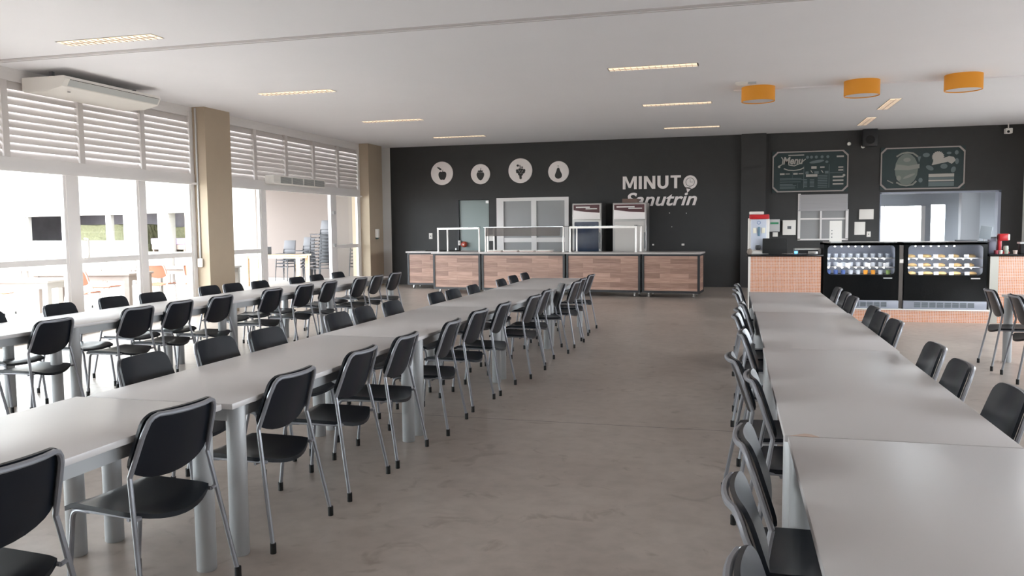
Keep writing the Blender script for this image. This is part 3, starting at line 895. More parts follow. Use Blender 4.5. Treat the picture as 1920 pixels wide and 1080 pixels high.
# ------------------------------------------------ serving counters
def counter_unit(name, label, x, y, rz, L, D, h, group, guard=None, loc=None):
    t = thing(name, label, 'counter', (x, y, 0), rz, group)
    f = MB()
    s = 0.05
    for px in (0, L - s):
        for py in (0, D - s):
            f.box(px, px + s, py, py + s, 0.10, h - 0.04)
    for py in (0, D - s):
        f.box(s, L - s, py, py + s, 0.10, 0.15).box(s, L - s, py, py + s, h - 0.08, h - 0.04)
    for px in (0, L - s):
        f.box(px, px + s, s, D - s, 0.10, 0.15).box(px, px + s, s, D - s, h - 0.08, h - 0.04)
    f.build('frame', m_bsteel, t)
    MB().box(s, L - s, 0.012, 0.03, 0.15, h - 0.08).build('wood_panel', m_wood, t)
    MB().box(0.012, 0.03, s, D - s, 0.15, h - 0.08).box(L - 0.03, L - 0.012, s, D - s, 0.15, h - 0.08).build('side_panel', m_wood, t)
    MB().cbox(-0.02, L + 0.02, -0.06, D + 0.03, h - 0.04, h, 0.006).build('countertop', m_counter, t)
    for px in (0.14, L - 0.14):
        for py in (0.10, D - 0.10):
            c = MB().box(px - 0.02, px + 0.02, py - 0.025, py + 0.025, 0.07, 0.10)
            c.tube([(px - 0.018, py, 0.04), (px + 0.018, py, 0.04)], 0.04, 14)
            c.build('caster', m_steel, t)
    if guard:
        zt = 1.55
        g0, g1 = guard[0], L - guard[1]
        hd = MB()
        for px in (g0, g1):
            for py in (0.10, D - 0.08):
                MB().tube([(px, py, h), (px, py, zt)], 0.020, 10).lathe([(0.03, h), (0.03, h + 0.01)], (px, py, 0), 10).build('guard_post', m_ppost, t)
        if guard[2] == 'hood':
            g = MB()
            g.box(g0 - 0.02, g1 + 0.02, 0.02, D - 0.06, zt - 0.005, zt + 0.012)
            g.add([(g0 + 0.05, 0.03, zt), (g1 - 0.05, 0.03, zt), (g1 - 0.05, -0.02, zt - 0.20), (g0 + 0.05, -0.02, zt - 0.20), (g0 + 0.05, 0.04, zt), (g1 - 0.05, 0.04, zt), (g1 - 0.05, -0.01, zt - 0.20), (g0 + 0.05, -0.01, zt - 0.20)],
                  [(0, 1, 2, 3), (4, 5, 6, 7), (0, 1, 5, 4), (1, 2, 6, 5), (2, 3, 7, 6), (3, 0, 4, 7)])
            g.build('guard_glass', glass_mat('frosted_guard', (0.55, 0.53, 0.52), 0.25, 0.15), t)
        else:
            MB().box(g0 - 0.02, g1 + 0.02, 0.06, D - 0.04, zt - 0.004, zt + 0.008).build('guard_glass', m_glassg, t)
            MB().box(g0, g1, 0.05, 0.075, zt - 0.04, zt + 0.004).build('guard_rail', m_ppost, t)
        for px in (g0, g1):
            MB().box(px - 0.03, px + 0.03, 0.07, 0.13, zt + 0.008, zt + 0.02).build('clamp', m_bsteel, t)
    return t


ang = math.atan2(17.72 - 18.28, -0.70 + 6.90)
P0 = Vector((-6.88, 18.28, 0)); dv = Vector((math.cos(ang), math.sin(ang), 0))
grp = 'wood-fronted serving counters in a line'
specs = [(0.0, 1.22, 'leftmost wood-fronted serving counter with an open glass shelf frame', (0.10, 0.06, 'shelf')),
         (1.25, 2.02, 'wide wood-fronted serving counter under the frosted glass hood', (0.07, 0.06, 'hood')),
         (3.30, 1.68, 'wood-fronted serving counter with a glass shelf in front of the refrigerators', (0.07, 0.12, 'shelf')),
         (5.01, 1.24, 'plain wood-fronted serving counter at the right end of the line', None)]
SC = []
for i, (s0, L, lab, g) in enumerate(specs):
    p = P0 + dv * s0
    h = 0.945 + 0.018 * i
    SC.append(counter_unit('serving_counter', lab, p.x, p.y, ang, L, 0.72, 0.98, grp, g))
counter_unit('serving_counter', 'small wood-fronted counter standing behind the left end of the line', -8.06, 19.55, 0.0, 1.75, 0.65, 0.96, grp)
# serving trays on the second counter
for k in range(4):
    p = P0 + dv * (1.55 + 0.40 * k)
    t = thing('serving_tray', 'pale pink serving tray on the second counter, %s from the left' % ('first', 'second', 'third', 'fourth')[k], 'tray', (p.x, p.y + 0.22, 0.98), ang, 'trays on the serving counter')
    MB().cbox(-0.17, 0.17, -0.13, 0.13, 0, 0.018, 0.005).build('tray_base', mat('tray_pink', (236, 214, 206), 0.4), t)
    MB().holed(rrect(-0.18, 0.18, -0.14, 0.14, 0.02, 3), rrect(-0.165, 0.165, -0.125, 0.125, 0.02, 3), 0, 0.012).build('rim', m_offw, t).matrix_local = Matrix.Translation((0, 0, 0.03)) @ Matrix.Rotation(PI / 2, 4, 'X')
t = thing('service_tray', 'black flat tray on the small back counter', 'tray', (-7.1, 19.8, 0.96))
MB().cbox(-0.5, 0.35, -0.15, 0.2, 0, 0.02, 0.006).build('tray_base', m_cap, t)
MB().lathe([(0.02, 0), (0.02, 0.05), (0.012, 0.055)], (0.28, 0, 0.02), 12).build('knob', m_steel, t)

# ------------------------------------------------ tiled bar
TY = 14.0
bar = thing('tiled_counter', 'small orange mosaic counter with a black top left of the display cases', 'counter', (0.27, TY, 0))
MB().box(0.03, 1.12, 0.0, 0.6, 0, 1.03).build('tiled_body', m_tile, bar)
MB().box(0.0, 0.03, -0.005, 0.6, 0, 1.03).build('white_edge', m_offw, bar)
MB().cbox(-0.03, 1.15, -0.05, 0.64, 1.03, 1.065, 0.006).build('countertop', m_gran, bar)
plat = thing('tiled_plinth', 'low orange mosaic plinth under the two display cases', 'plinth', (1.42, TY - 0.05, 0))
MB().box(0.0, 2.40, 0, 0.9, 0, 0.185).build('tiled_body', m_tile, plat)
MB().cbox(0.0, 2.41, -0.02, 0.9, 0.185, 0.205, 0.005).build('edge_slab', m_offw, plat)
bar2 = thing('tiled_counter', 'orange mosaic counter at the right edge beyond the display cases', 'counter', (3.84, TY + 0.05, 0))
MB().box(0.12, 2.5, 0, 0.6, 0, 1.03).build('tiled_body', m_tile, bar2)
MB().box(0.0, 0.12, -0.01, 0.6, 0, 1.03).build('steel_edge', mat('pale_steel_edge', (170, 168, 160), 0.35, metal=0.5), bar2)
MB().cbox(-0.02, 2.5, -0.05, 0.64, 1.03, 1.065, 0.006).build('countertop', m_gran, bar2)

m_led = mat('led_white', (255, 250, 240), 0.5, emit=(255, 246, 232), estr=35)
m_case = mat('black_glass_front', (10, 13, 15), 0.12, spec=0.25)
m_inner = mat('case_interior', (168, 174, 190), 0.5)


def display_case(x0, x1, label):
    z0, zt = 0.205, 1.245
    t = thing('display_case', label, 'display case', (x0, TY, z0), 0, 'refrigerated display cases on the tiled plinth')
    W = x1 - x0; H = zt - z0; D = 0.62
    b = MB()
    b.box(0, W, D - 0.03, D, 0.13, H).box(0, 0.025, 0.03, D - 0.03, 0.13, H).box(W - 0.025, W, 0.03, D - 0.03, 0.13, H).box(0, W, 0.0, D, H - 0.03, H)
    b.box(0.025, W - 0.025, 0.05, D - 0.03, 0.50, 0.53)
    b.build('cabinet', m_bsteel, t)
    MB().box(0.026, W - 0.026, D - 0.035, D - 0.03, 0.53, H - 0.03).box(0.026, 0.03, 0.05, D - 0.03, 0.53, H - 0.03).box(W - 0.03, W - 0.026, 0.05, D - 0.03, 0.53, H - 0.03).build('lining', m_inner, t)
    g0, g1 = 0.535, 1.0
    outer = rrect(0.0, W, 0.13, H - 0.001, 0.003)
    inner = rrect(0.055, W - 0.055, g0, g1, 0.06)
    MB().holed(outer, inner, 0.0, 0.022).build('front_fascia', m_case, t)
    MB().box(0.05, W - 0.05, 0.008, 0.012, g0 - 0.005, g1 + 0.005).build('front_glass', glass_mat('case_glass', (0.97, 0.98, 1.0), 0.02), t)
    base = MB().cbox(-0.005, W + 0.005, -0.03, D, 0.0, 0.13, 0.008).build('base', mat('case_base_grey', (150, 154, 166), 0.4), t)
    v = MB()
    for k in range(8):
        x = 0.15 + k * (W - 0.3) / 8
        for j in range(5):
            v.box(x, x + (W - 0.3) / 8 - 0.02, -0.034, -0.029, 0.03 + j * 0.016, 0.03 + j * 0.016 + 0.011)
    v.build('vent_slots', mat('vent_grey', (92, 100, 104), 0.5), base)
    for z in (0.66, 0.80):
        s = MB().box(0.03, W - 0.03, 0.10 + (z - 0.66) * 0.3, D - 0.04, z - 0.006, z).build('glass_shelf', glass_mat('shelf_glass', (0.88, 0.92, 0.94), 0.05), t)
        MB().box(0.03, W - 0.03, 0.095 + (z - 0.66) * 0.3, 0.105 + (z - 0.66) * 0.3, z - 0.014, z + 0.001).build('shelf_rail', m_steel, s)
    for z, n, xa in ((0.985, 6, 0.12), (0.782, 9, 0.03), (0.642, 9, 0.03)):
        l = MB()
        for k in range(n):
            x = xa + 0.05 + k * (W - 0.24) / 8.4
            l.lathe([(0, -0.009), (0.009, -0.004), (0.011, 0), (0.009, 0.004), (0, 0.009)], (x, 0.075, z), 8)
        l.build('led_strip', m_led, t)
    MB().box(W - 0.22, W - 0.09, -0.003, 0.0, 0.475, 0.492).build('nameplate', m_grey, t)
    return t


CA = [(1.43, 2.54), (2.62, 3.79)]
display_case(CA[0][0], CA[0][1], 'black display case with packaged snacks and drinks, left of the two')
display_case(CA[1][0], CA[1][1], 'black display case with rows of bread and pastries, right of the two')
# steel post between the cases
t = thing('steel_divider', 'dark steel divider post with a white tag between the two display cases', 'post', (2.58, TY + 0.02, 0.205))
MB().box(-0.03, 0.03, 0, 0.5, 0, 1.0).build('post', mat('divider', (98, 92, 88), 0.4, metal=0.4), t)
MB().box(-0.025, 0.03, -0.01, 0, 0.72, 0.78).build('tag', m_offw, t)
# food in the cases
m_bread = mat('golden_bread', (232, 196, 140), 0.7, noise=0.15, nscale=40)
m_pack = mat('clear_pack', (206, 212, 222), 0.3)
m_bluep = mat('blue_pack', (86, 110, 170), 0.4)
m_orp = mat('orange_pack', (236, 160, 60), 0.4)
m_card = mat('price_card', (222, 224, 230), 0.5)
rows = ((0.205 + 0.53, 'bottom', 0.16), (0.205 + 0.66, 'middle', 0.18), (0.205 + 0.80, 'top', 0.22))


def bread_proto(x, y, z, s):
    b = MB().lathe([(0.0, 0), (0.05 * s, 0), (0.062 * s, 0.012), (0.055 * s, 0.032), (0.03 * s, 0.046), (0, 0.05)], (0, 0, 0), 14)
    o = b.build('bread_roll', m_bread)
    o.location = (x, y, z)
    return o


for z, nm, yy in rows:
    x0, x1 = CA[1]
    for k in range(5):
        x = x0 + 0.16 + k * 0.21 + random.uniform(-0.02, 0.02)
        o = bread_proto(x, TY + yy + 0.08, z, random.uniform(1.1, 1.35))
        tag(o, 'round golden bread roll on the %s shelf of the right display case' % nm, 'bread', 'bread on the %s shelf' % nm)
    for k in range(4):
        x = x0 + 0.27 + k * 0.22
        o = MB().box(-0.035, 0.035, -0.002, 0.002, 0, 0.05).build('price_card', m_card, None, (x, TY + yy - 0.02, z))
        tag(o, 'white price card standing on the %s shelf of the right display case' % nm, 'price card', 'price cards on the %s shelf' % nm)
x0, x1 = CA[0]
for z, nm, yy in rows:
    for k in range(9):
        x = x0 + 0.10 + k * 0.113
        m = m_pack
        nmk = 'clear cup'
        if nm == 'bottom':
            m = (m_bluep, m_bluep, m_bluep, m_pack, m_pack, m_orp, m_orp, m_pack, mat('green_pack', (150, 178, 110), 0.4))[k]
        b = MB().lathe([(0, 0), (0.030, 0), (0.036, 0.055), (0.038, 0.06), (0.02, 0.068), (0, 0.07)], (0, 0, 0), 12)
        o = b.build('snack_cup', m, None, (x, TY + yy + 0.1, z))
        tag(o, 'small packaged snack cup on the %s shelf of the left display case' % nm, 'snack cup', 'snack cups on the %s shelf' % nm)
    if nm == 'middle':
        for k in range(4):
            o = MB().box(-0.038, 0.038, -0.002, 0.002, 0, 0.055).build('price_card', m_card, None, (x0 + (0.26, 0.38, 0.68, 0.95)[k], TY + yy - 0.03, z))
            tag(o, 'white price card standing in the left display case', 'price card', 'price cards in the left case')

# on top of the cases
t = thing('sign_holder', 'white sheet in a stand on the left end of the left display case', 'sign', (1.63, TY + 0.3, 1.245), 0.1)
MB().box(-0.09, 0.10, -0.004, 0.004, 0.02, 0.36).build('sheet', m_offw, t)
MB().box(-0.08, 0.09, -0.05, 0.05, 0, 0.02).build('foot', m_grey, t)
ic = MB()
for k in range(3):
    ic.lathe([(0, -0.006), (0.009, -0.006), (0.009, -0.004)], (-0.055, 0, 0.09 + 0.055 * k), 8, 'Y')
ic.build('icons', m_dgrey, t)
o = tag(MB().cbox(1.44, 3.78, TY + 0.30, TY + 0.34, 1.252, 1.262, 0.003).build('glass_shelf_rail', m_offw), 'thin pale rail lying along the top of the display cases', 'rail')
t = thing('tablet_stand', 'grey tilted screen on a stand on the right display case', 'screen', (3.80, TY + 0.25, 1.245), -0.25)
MB().box(-0.09, 0.09, -0.07, 0.07, 0, 0.015).build('base', m_dgrey, t)
MB().tube([(0, 0.02, 0.01), (0.02, 0.03, 0.14)], 0.012).build('arm', m_grey, t)
MB().cbox(-0.08, 0.08, -0.008, 0.008, 0.05, 0.25, 0.004, Matrix.Rotation(math.radians(8), 4, 'Y')).build('screen', mat('screen_grey', (150, 158, 164), 0.3), t)
o = tag(MB().cbox(-0.16, 0.14, -0.05, 0.05, 0, 0.02, 0.004).build('keyboard', m_dgrey, None, (3.55, TY + 0.22, 1.262)), 'dark flat keyboard on the right display case', 'keyboard')

# juice machine
t = thing('juice_machine', 'white drink machine with a red band standing on the tiled counter', 'drink machine', (0.425, TY + 0.2, 1.065))
MB().cbox(-0.17, 0.19, -0.10, 0.22, 0.0, 0.05, 0.008).build('drip_base', m_offw, t)
MB().cbox(-0.17, 0.17, 0.0, 0.24, 0.04, 0.60, 0.02).build('body', m_offw, t)
MB().cbox(-0.125, 0.12, -0.035, 0.0, 0.07, 0.575, 0.008).build('front_panel', mat('pale_blue_panel', (200, 206, 220), 0.3), t)
MB().cbox(-0.15, 0.165, -0.055, 0.22, 0.58, 0.655, 0.012).build('red_band', m_red, t)
MB().cbox(-0.15, 0.08, 0.0, 0.2, 0.655, 0.705, 0.01).build('lid', m_offw, t)
MB().cbox(-0.09, -0.035, -0.045, -0.03, 0.345, 0.435, 0.004).cbox(0.045, 0.10, -0.045, -0.03, 0.345, 0.435, 0.004).build('window', mat('warm_white', (242, 238, 220), 0.4), t)
MB().cbox(-0.015, 0.02, -0.06, -0.03, 0.30, 0.45, 0.006).build('nozzle', mat('nozzle_blue', (100, 130, 150), 0.4), t)
MB().lathe([(0.0, 0), (0.03, 0), (0.045, 0.03), (0.04, 0.07), (0.02, 0.08)], (-0.01, -0.07, 0.07), 14).build('cup', m_bsteel, t)
ring = [(0.0 + 0.025 * math.cos(a), -0.037, 0.52 + 0.025 * math.sin(a)) for a in [2 * PI * k / 16 for k in range(16)]]
MB().tube(ring, 0.005, 5, closed=True).build('emblem', mat('emblem_blue', (120, 140, 180), 0.4), t)
t = thing('monitor', 'black monitor seen from behind on the tiled counter', 'monitor', (0.68, TY + 0.1, 1.065))
MB().cbox(-0.195, 0.195, -0.03, 0.0, 0.012, 0.26, 0.006).build('screen_back', m_cap, t)
MB().cbox(-0.1, 0.1, -0.09, 0.10, 0, 0.012, 0.004).box(-0.03, 0.03, 0.0, 0.02, 0.01, 0.15).build('stand', m_cap, t)
t = thing('card_reader', 'small white card reader with a glowing blue display beside the monitor', 'card reader', (1.005, TY + 0.06, 1.065))
MB().cbox(-0.03, 0.04, -0.02, 0.05, 0, 0.07, 0.006).build('body', m_dgrey, t)
MB().box(-0.022, 0.026, -0.023, -0.019, 0.012, 0.052).build('display', mat('blue_display', (90, 170, 240), 0.3, emit=(90, 170, 240), estr=1.2), t)
t = thing('cash_register', 'grey cash register with a dark front on the tiled counter', 'cash register', (1.20, TY + 0.28, 1.065))
MB().cbox(-0.21, 0.20, -0.12, 0.14, 0.0, 0.09, 0.01).build('body', m_grey, t)
MB().box(-0.19, 0.16, -0.125, -0.119, 0.01, 0.065).build('drawer_front', m_bsteel, t)
MB().cbox(-0.0, 0.15, -0.16, -0.10, 0.0, 0.05, 0.004).build('receipt_printer', m_steel, t)
tag(MB().lathe([(0, 0), (0.03, 0), (0.045, 0.04), (0.03, 0.09), (0.0, 0.1)], (0, 0, 0), 12).build('paper_bag', mat('crumpled_brown', (130, 118, 108), 0.9), None, (0.28, TY + 0.02, 1.065)), 'small crumpled brown bag at the left end of the tiled counter', 'bag')
# right counter items
t = thing('coffee_machine', 'red coffee machine on the right tiled counter', 'coffee machine', (4.07, TY + 0.28, 1.065))
MB().cbox(-0.06, 0.09, -0.05, 0.1, 0, 0.03, 0.008).build('base', m_red, t)
MB().cbox(-0.06, -0.01, 0.0, 0.1, 0.02, 0.3, 0.012).build('column', m_red, t)
MB().cbox(-0.06, 0.08, -0.06, 0.1, 0.2, 0.31, 0.015).build('brew_head', m_red, t)
MB().lathe([(0.03, 0), (0.038, 0.05), (0.03, 0.09)], (0.045, -0.01, 0.03), 12).build('jug', mat('pale_jug', (190, 196, 180), 0.3), t)
MB().cbox(0.055, 0.082, -0.065, -0.055, 0.21, 0.30, 0.003).build('chrome_strip', m_offw, t)
t = thing('grey_canister', 'grey rectangular canister left of the red coffee machine', 'canister', (3.94, TY + 0.36, 1.065))
MB().cbox(-0.05, 0.05, -0.05, 0.05, 0, 0.24, 0.008).build('body', mat('mauve_grey', (120, 118, 134), 0.4), t)
MB().cbox(-0.052, 0.052, -0.052, 0.052, 0.24, 0.26, 0.004).build('lid', m_dgrey, t)
t = thing('coffee_grinder', 'black machine with pale top at the right edge of the right tiled counter', 'grinder', (4.36, TY + 0.2, 1.065))
MB().cbox(-0.08, 0.08, -0.06, 0.08, 0, 0.15, 0.01).build('body', m_cap, t)
MB().cbox(-0.09, 0.09, -0.06, 0.09, 0.15, 0.18, 0.006).build('top_tray', m_grey, t)
for k, (dx, c, nm) in enumerate(((0.10, (150, 60, 70), 'red'), (0.16, (206, 206, 198), 'white'), (0.24, (160, 165, 150), 'pale green'), (0.36, (190, 170, 160), 'pinkish'))):
    b = MB().lathe([(0, 0), (0.025, 0), (0.032, 0.05), (0.033, 0.055)], (0, 0, 0), 12)
    tag(b.build('cup', mat('cup_%s' % nm.replace(' ', '_'), c, 0.4), None, (3.84 + dx, TY + 0.12, 1.065)), 'small %s cup on the right tiled counter' % nm, 'cup', 'cups on the right tiled counter')

# ================================================================== ceiling fixtures
m_warm = mat('warm_louver_light', (250, 236, 214), 0.5, emit=(255, 230, 196), estr=0.34)
m_tframe = mat('troffer_frame', (196, 184, 176), 0.5)


def troffer(x, y, L, W, rz, label):
    t = thing('ceiling_light', label, 'ceiling light', (x, y, ZC), rz, 'recessed strip lights')
    MB().holed(rrect(-L / 2, L / 2, -W / 2, W / 2, 0.002, 1), rrect(-L / 2 + 0.02, L / 2 - 0.02, -W / 2 + 0.02, W / 2 - 0.02, 0.002, 1), 0, 0.012).build('frame', m_tframe, t).matrix_local = Matrix.Rotation(PI / 2, 4, 'X')
    MB().box(-L / 2 + 0.02, L / 2 - 0.02, -W / 2 + 0.02, W / 2 - 0.02, -0.006, -0.001).build('diffuser', m_warm, t)
    g = MB()
    n = int(L / 0.08)
    for k in range(1, n):
        px = -L / 2 + k * L / n
        g.box(px - 0.003, px + 0.003, -W / 2 + 0.02, W / 2 - 0.02, -0.014, -0.006)
    g.box(-L / 2 + 0.02, L / 2 - 0.02, -0.004, 0.004, -0.014, -0.006)
    g.build('baffle', m_tframe, t)


xl = (-7.02, -6.86, -6.80, -6.47)
for k, y in enumerate((8.14, 12.10, 15.85, 19.16)):
    troffer(xl[k], y, 1.33, 0.24, 0, 'warm recessed strip light, %s from the camera in the row near the windows' % ('first', 'second', 'third', 'fourth')[k])
for k, (x, y) in enumerate(((-1.10, 11.76), (-1.00, 15.42), (-0.91, 19.16))):
    troffer(x, y, 1.26, 0.24, 0, 'warm recessed strip light, %s from the camera in the middle row' % ('first', 'second', 'third')[k])
for k, y in enumerate((16.75, 19.38)):
    troffer(2.80, y, 1.44, 0.22, PI / 2, 'warm recessed strip light running towards the menu boards, %s of the two' % ('nearer', 'farther')[k])

def drum(x, y, label):
    t = thing('drum_lamp', label, 'lamp', (x, y, ZC), 0, 'orange drum lamps under the ceiling')
    MB().lathe([(0.262, 0.0), (0.262, -0.225), (0.258, -0.23), (0.252, -0.225), (0.252, -0.004)], (0, 0, 0), 48).build('shade', m_orange, t)
    MB().lathe([(0, -0.216), (0.251, -0.216), (0.251, -0.210), (0, -0.210)], (0, 0, 0), 48).build('diffuser', m_diff, t)
    MB().lathe([(0.06, -0.012), (0.06, 0.0)], (0, 0, 0), 16).build('ceiling_rose', m_offw, t)


for x, y, l in ((0.385, 14.0, 'leftmost of the three orange drum lamps'), (1.93, 13.90, 'middle one of the three orange drum lamps'), (3.34, 13.82, 'rightmost of the three orange drum lamps')):
    drum(x, y, l)
t = thing('smoke_detector', 'white ceiling fitting left of the orange drum lamps', 'detector', (0.12, 13.45, ZC))
MB().lathe([(0.10, 0), (0.10, -0.02), (0.05, -0.045), (0, -0.045)], (0, 0, 0), 20).build('body', m_offw, t)
MB().box(0.09, 0.22, -0.02, 0.02, -0.03, -0.0).build('bracket', m_grey, t)


# ================================================================== chairs
def chair(name, label, group, seatm, tubem, full=True):
    """faces +X, origin on the floor under the seat centre"""
    t = thing(name, label, 'chair', (0, 0, 0), 0, group)
    a, w0, zb, b_, w1, ht, c_, w2, d_, w3 = 0.262, 0.272, 0.585, 0.160, 0.215, 0.832, 0.243, 0.186, 0.235, 0.185
    r = 0.0105
    # inverted U carrying the backrest
    bow = 0.030
    top = []
    for k in range(1, 8):
        s = -1 + 2 * k / 8
        top.append((-c_ - bow * (1 - s * s), w2 * s, ht - 0.004 * (1 - s * s)))
    path = [(-b_, -w1, zb), (-b_ + (-c_ + b_) * 0.68, -(w1 + (w2 - w1) * 0.68), zb + (ht - zb) * 0.68), (-b_ + (-c_ + b_) * 0.80 - 0.002, -w2 * 1.015, zb + (ht - zb) * 0.80), (-c_ * 0.955 - 0.004, -w2 * 0.975, ht - 0.026), (-c_ * 0.98 - 0.006, -w2 * 0.90, ht - 0.009), (-c_ - 0.008, -w2 * 0.78, ht - 0.001)]
    path += [p for p in top if abs(p[1]) < w2 * 0.72]
    path += [(p[0], -p[1], p[2]) for p in reversed(path[:6])]
    MB().tube(path, r, 8).build('back_frame', tubem, t)
    # backrest shell
    rows_ = []
    ztop, zbot = ht + 0.010, zb + 0.012
    NR, NC = 13, 11
    def surf(s, z):
        tt = max(0.0, min(1.0, (z - zb) / (ht - zb)))
        hw = (w1 + (w2 - w1) * tt) + 0.008
        x = -b_ + (-c_ + b_) * ((z - zb) / (ht - zb)) + 0.016 - bow * (1 - s * s)
        return x, hw
    zs = [zbot - 0.050 + d for d in (0.0, 0.003, 0.010, 0.022, 0.038, 0.058, 0.080, 0.105)]
    z_ = zs[-1]
    zs += [z_ + (ztop - 0.05 - z_) * k / 4 for k in range(1, 5)] + [ztop - 0.05 + d for d in (0.016, 0.029, 0.039, 0.046, 0.050)]
    grid = []
    for i, z in enumerate(zs):
        f = 1.0
        if z < zbot + 0.055:
            q = (zbot + 0.055 - z) / 0.105
            f = (max(0.0, 1 - min(1, q) ** 2.2)) ** 0.5
            f = max(f, 0.05)
        rc = 0.05
        if z > ztop - rc:
            q = (z - (ztop - rc)) / rc
            x_, hw_ = surf(0, z)
            f = (hw_ - rc + rc * math.sqrt(max(0, 1 - q * q))) / hw_ * (1.0 if q < 0.999 else 1.0)
        row = []
        for j in range(NC):
            s = (-1 + 2 * j / (NC - 1)) * f
            x_, hw_ = surf(s, z)
            row.append((x_, hw_ * s, z))
        grid.append(row)
    def shell(grid, off):
        vs = [p for rw in grid for p in rw]
        nr, nc = len(grid), len(grid[0])
        vb = [(p[0] + off[0], p[1] + off[1], p[2] + off[2]) for p in vs]
        fs = []
        n = nr * nc
        for i in range(nr - 1):
            for j in range(nc - 1):
                q = (i * nc + j, i * nc + j + 1, (i + 1) * nc + j + 1, (i + 1) * nc + j)
                fs.append(q); fs.append(tuple(n + k for k in reversed(q)))
        edge = [j for j in range(nc)] + [i * nc + nc - 1 for i in range(1, nr)] + [(nr - 1) * nc + j for j in range(nc - 2, -1, -1)] + [i * nc for i in range(nr - 2, 0, -1)]
        for k in range(len(edge)):
            p, q = edge[k], edge[(k + 1) % len(edge)]
            fs.append((p, q, n + q, n + p))
        return MB().add(vs + vb, fs, True)
    shell(grid, (0.013, 0, 0.002)).build('backrest', seatm, t)
    # seat shell
    g = []
    NU = 11
    for i in range(NU):
        u = i / (NU - 1)
        row = []
        for j in range(11):
            s = -1 + 2 * j / 10
            x0 = -0.175 - 0.055 * (1 - s * s) ; x1 = 0.225 - 0.012 * s * s
            x = x0 + (x1 - x0) * u
            hw = 0.212 - 0.012 * (u) + 0.0 * s
            if u < 0.12: hw -= 0.012 * (1 - u / 0.12)
            z = 0.442 - 0.020 * (1 - s * s) * (1 - 0.4 * u) + 0.006 * u
            z -= 0.018 * (1 - s * s) * max(0, 1 - u / 0.22)
            z -= 0.022 * max(0, (u - 0.82) / 0.18) ** 2
            row.append((x, hw * s, z))
        g.append(row)
    shell(g, (0, 0, -0.020)).build('seat', seatm, t)
    # seat frame: side rails, cross bars and rear brackets
    f = MB()
    for s in (-1, 1):
        f.tube([(-0.19, s * 0.200, 0.422), (0.19, s * 0.180, 0.412)], 0.009, 6)
        f.tube([(-0.19, s * 0.200, 0.422), (-0.188, s * 0.232, 0.428)], 0.009, 6)
    f.tube([(0.12, -0.185, 0.412), (0.12, 0.185, 0.412)], 0.008, 6).tube([(-0.12, -0.195, 0.405), (-0.12, 0.195, 0.405)], 0.008, 6)
    f.build('seat_frame', tubem, t)
    for s in (-1, 1):
        lg = MB().tube([(-b_, s * w1, zb), (-b_ - 0.006, s * (w1 + 0.004), zb - 0.03), (-a + 0.006, s * (w0 - 0.004), 0.045)], r, 8).build('leg', tubem, t)
        MB().cyl((-a + 0.003, s * (w0 - 0.002)), 0.0145, 0.0, 0.05, 10).build('foot_cap', m_cap, lg)
    for s in (-1, 1):
        lg = MB().tube(fillet([(0.10, s * 0.182, 0.412), (0.19, s * 0.180, 0.410), (d_ - 0.004, s * w3, 0.045)], 0.05, 4), r, 8).build('leg', tubem, t)
        MB().cyl((d_ - 0.002, s * w3), 0.0145, 0.0, 0.05, 10).build('foot_cap', m_cap, lg)
    return t


proto = chair('dining_chair', '', '', m_seat, m_tube)
index_kids()
used = [False]


def place_chair(x, y, ang, label, group):
    if not used[0]:
        used[0] = True
        proto.location = (x, y, 0); proto.rotation_euler = (0, 0, ang)
        proto['label'] = label; proto['group'] = group
        return proto
    return dup(proto, (x, y, 0), ang, label, group)


ORD = ['nearest', 'second', 'third', 'fourth', 'fifth', 'sixth', 'seventh', 'eighth', 'ninth', 'tenth', 'eleventh', 'twelfth', 'thirteenth', 'fourteenth']


def row(poses, facing, side, group):
    for k, p in enumerate(poses):
        x, y = p[:2]
        yaw = p[2] if len(p) > 2 else random.uniform(-0.04, 0.04)
        a = (PI - yaw) if facing < 0 else yaw
        w = ORD[k] if k == 0 else ORD[k] + ' nearest'
        place_chair(x, y, a, 'grey-framed black chair, %s, %s to the camera' % (side, w), group)


row([(-2.40, 2.02, 0.08), (-2.405, 2.86, 0.10), (-2.36, 3.66, 0.04), (-2.35, 4.42, 0.0), (-2.34, 5.08, -0.01), (-2.31, 5.92, -0.06), (-2.34, 6.74, 0.05),
     (-2.31, 7.42, 0.0), (-2.22, 8.30, 0.05), (-2.26, 9.02, -0.03), (-2.26, 9.90, -0.35), (-2.18, 10.48, 0.05), (-2.22, 11.12, 0.0), (-2.25, 12.0, 0.03)],
    -1, 'aisle side of the middle row', 'chairs on the aisle side of the middle row')
row([(-3.03, 3.92), (-3.05, 4.62), (-3.0, 5.14), (-3.0, 6.24), (-3.01, 6.77), (-2.98, 7.35), (-2.93, 8.44), (-2.88, 8.86), (-2.87, 9.60), (-2.83, 10.74), (-2.88, 11.55), (-2.88, 12.25)],
    1, 'window side of the middle row', 'chairs on the window side of the middle row')
row([(-5.50, 4.62), (-5.56, 5.42), (-5.60, 6.46), (-5.62, 7.08), (-5.58, 7.72), (-5.56, 8.72), (-5.54, 9.46), (-5.52, 10.08), (-5.46, 10.92), (-5.46, 11.50), (-5.48, 12.25)],
    -1, 'near side of the window row', 'chairs on the near side of the window row')
row([(-6.20, 5.75), (-6.20, 6.60), (-6.26, 7.38), (-6.22, 7.95), (-6.22, 9.02), (-6.20, 9.50), (-6.12, 10.02), (-6.04, 10.88), (-6.05, 11.50), (-6.05, 12.22)],
    1, 'glazed side of the window row', 'chairs on the glazed side of the window row')
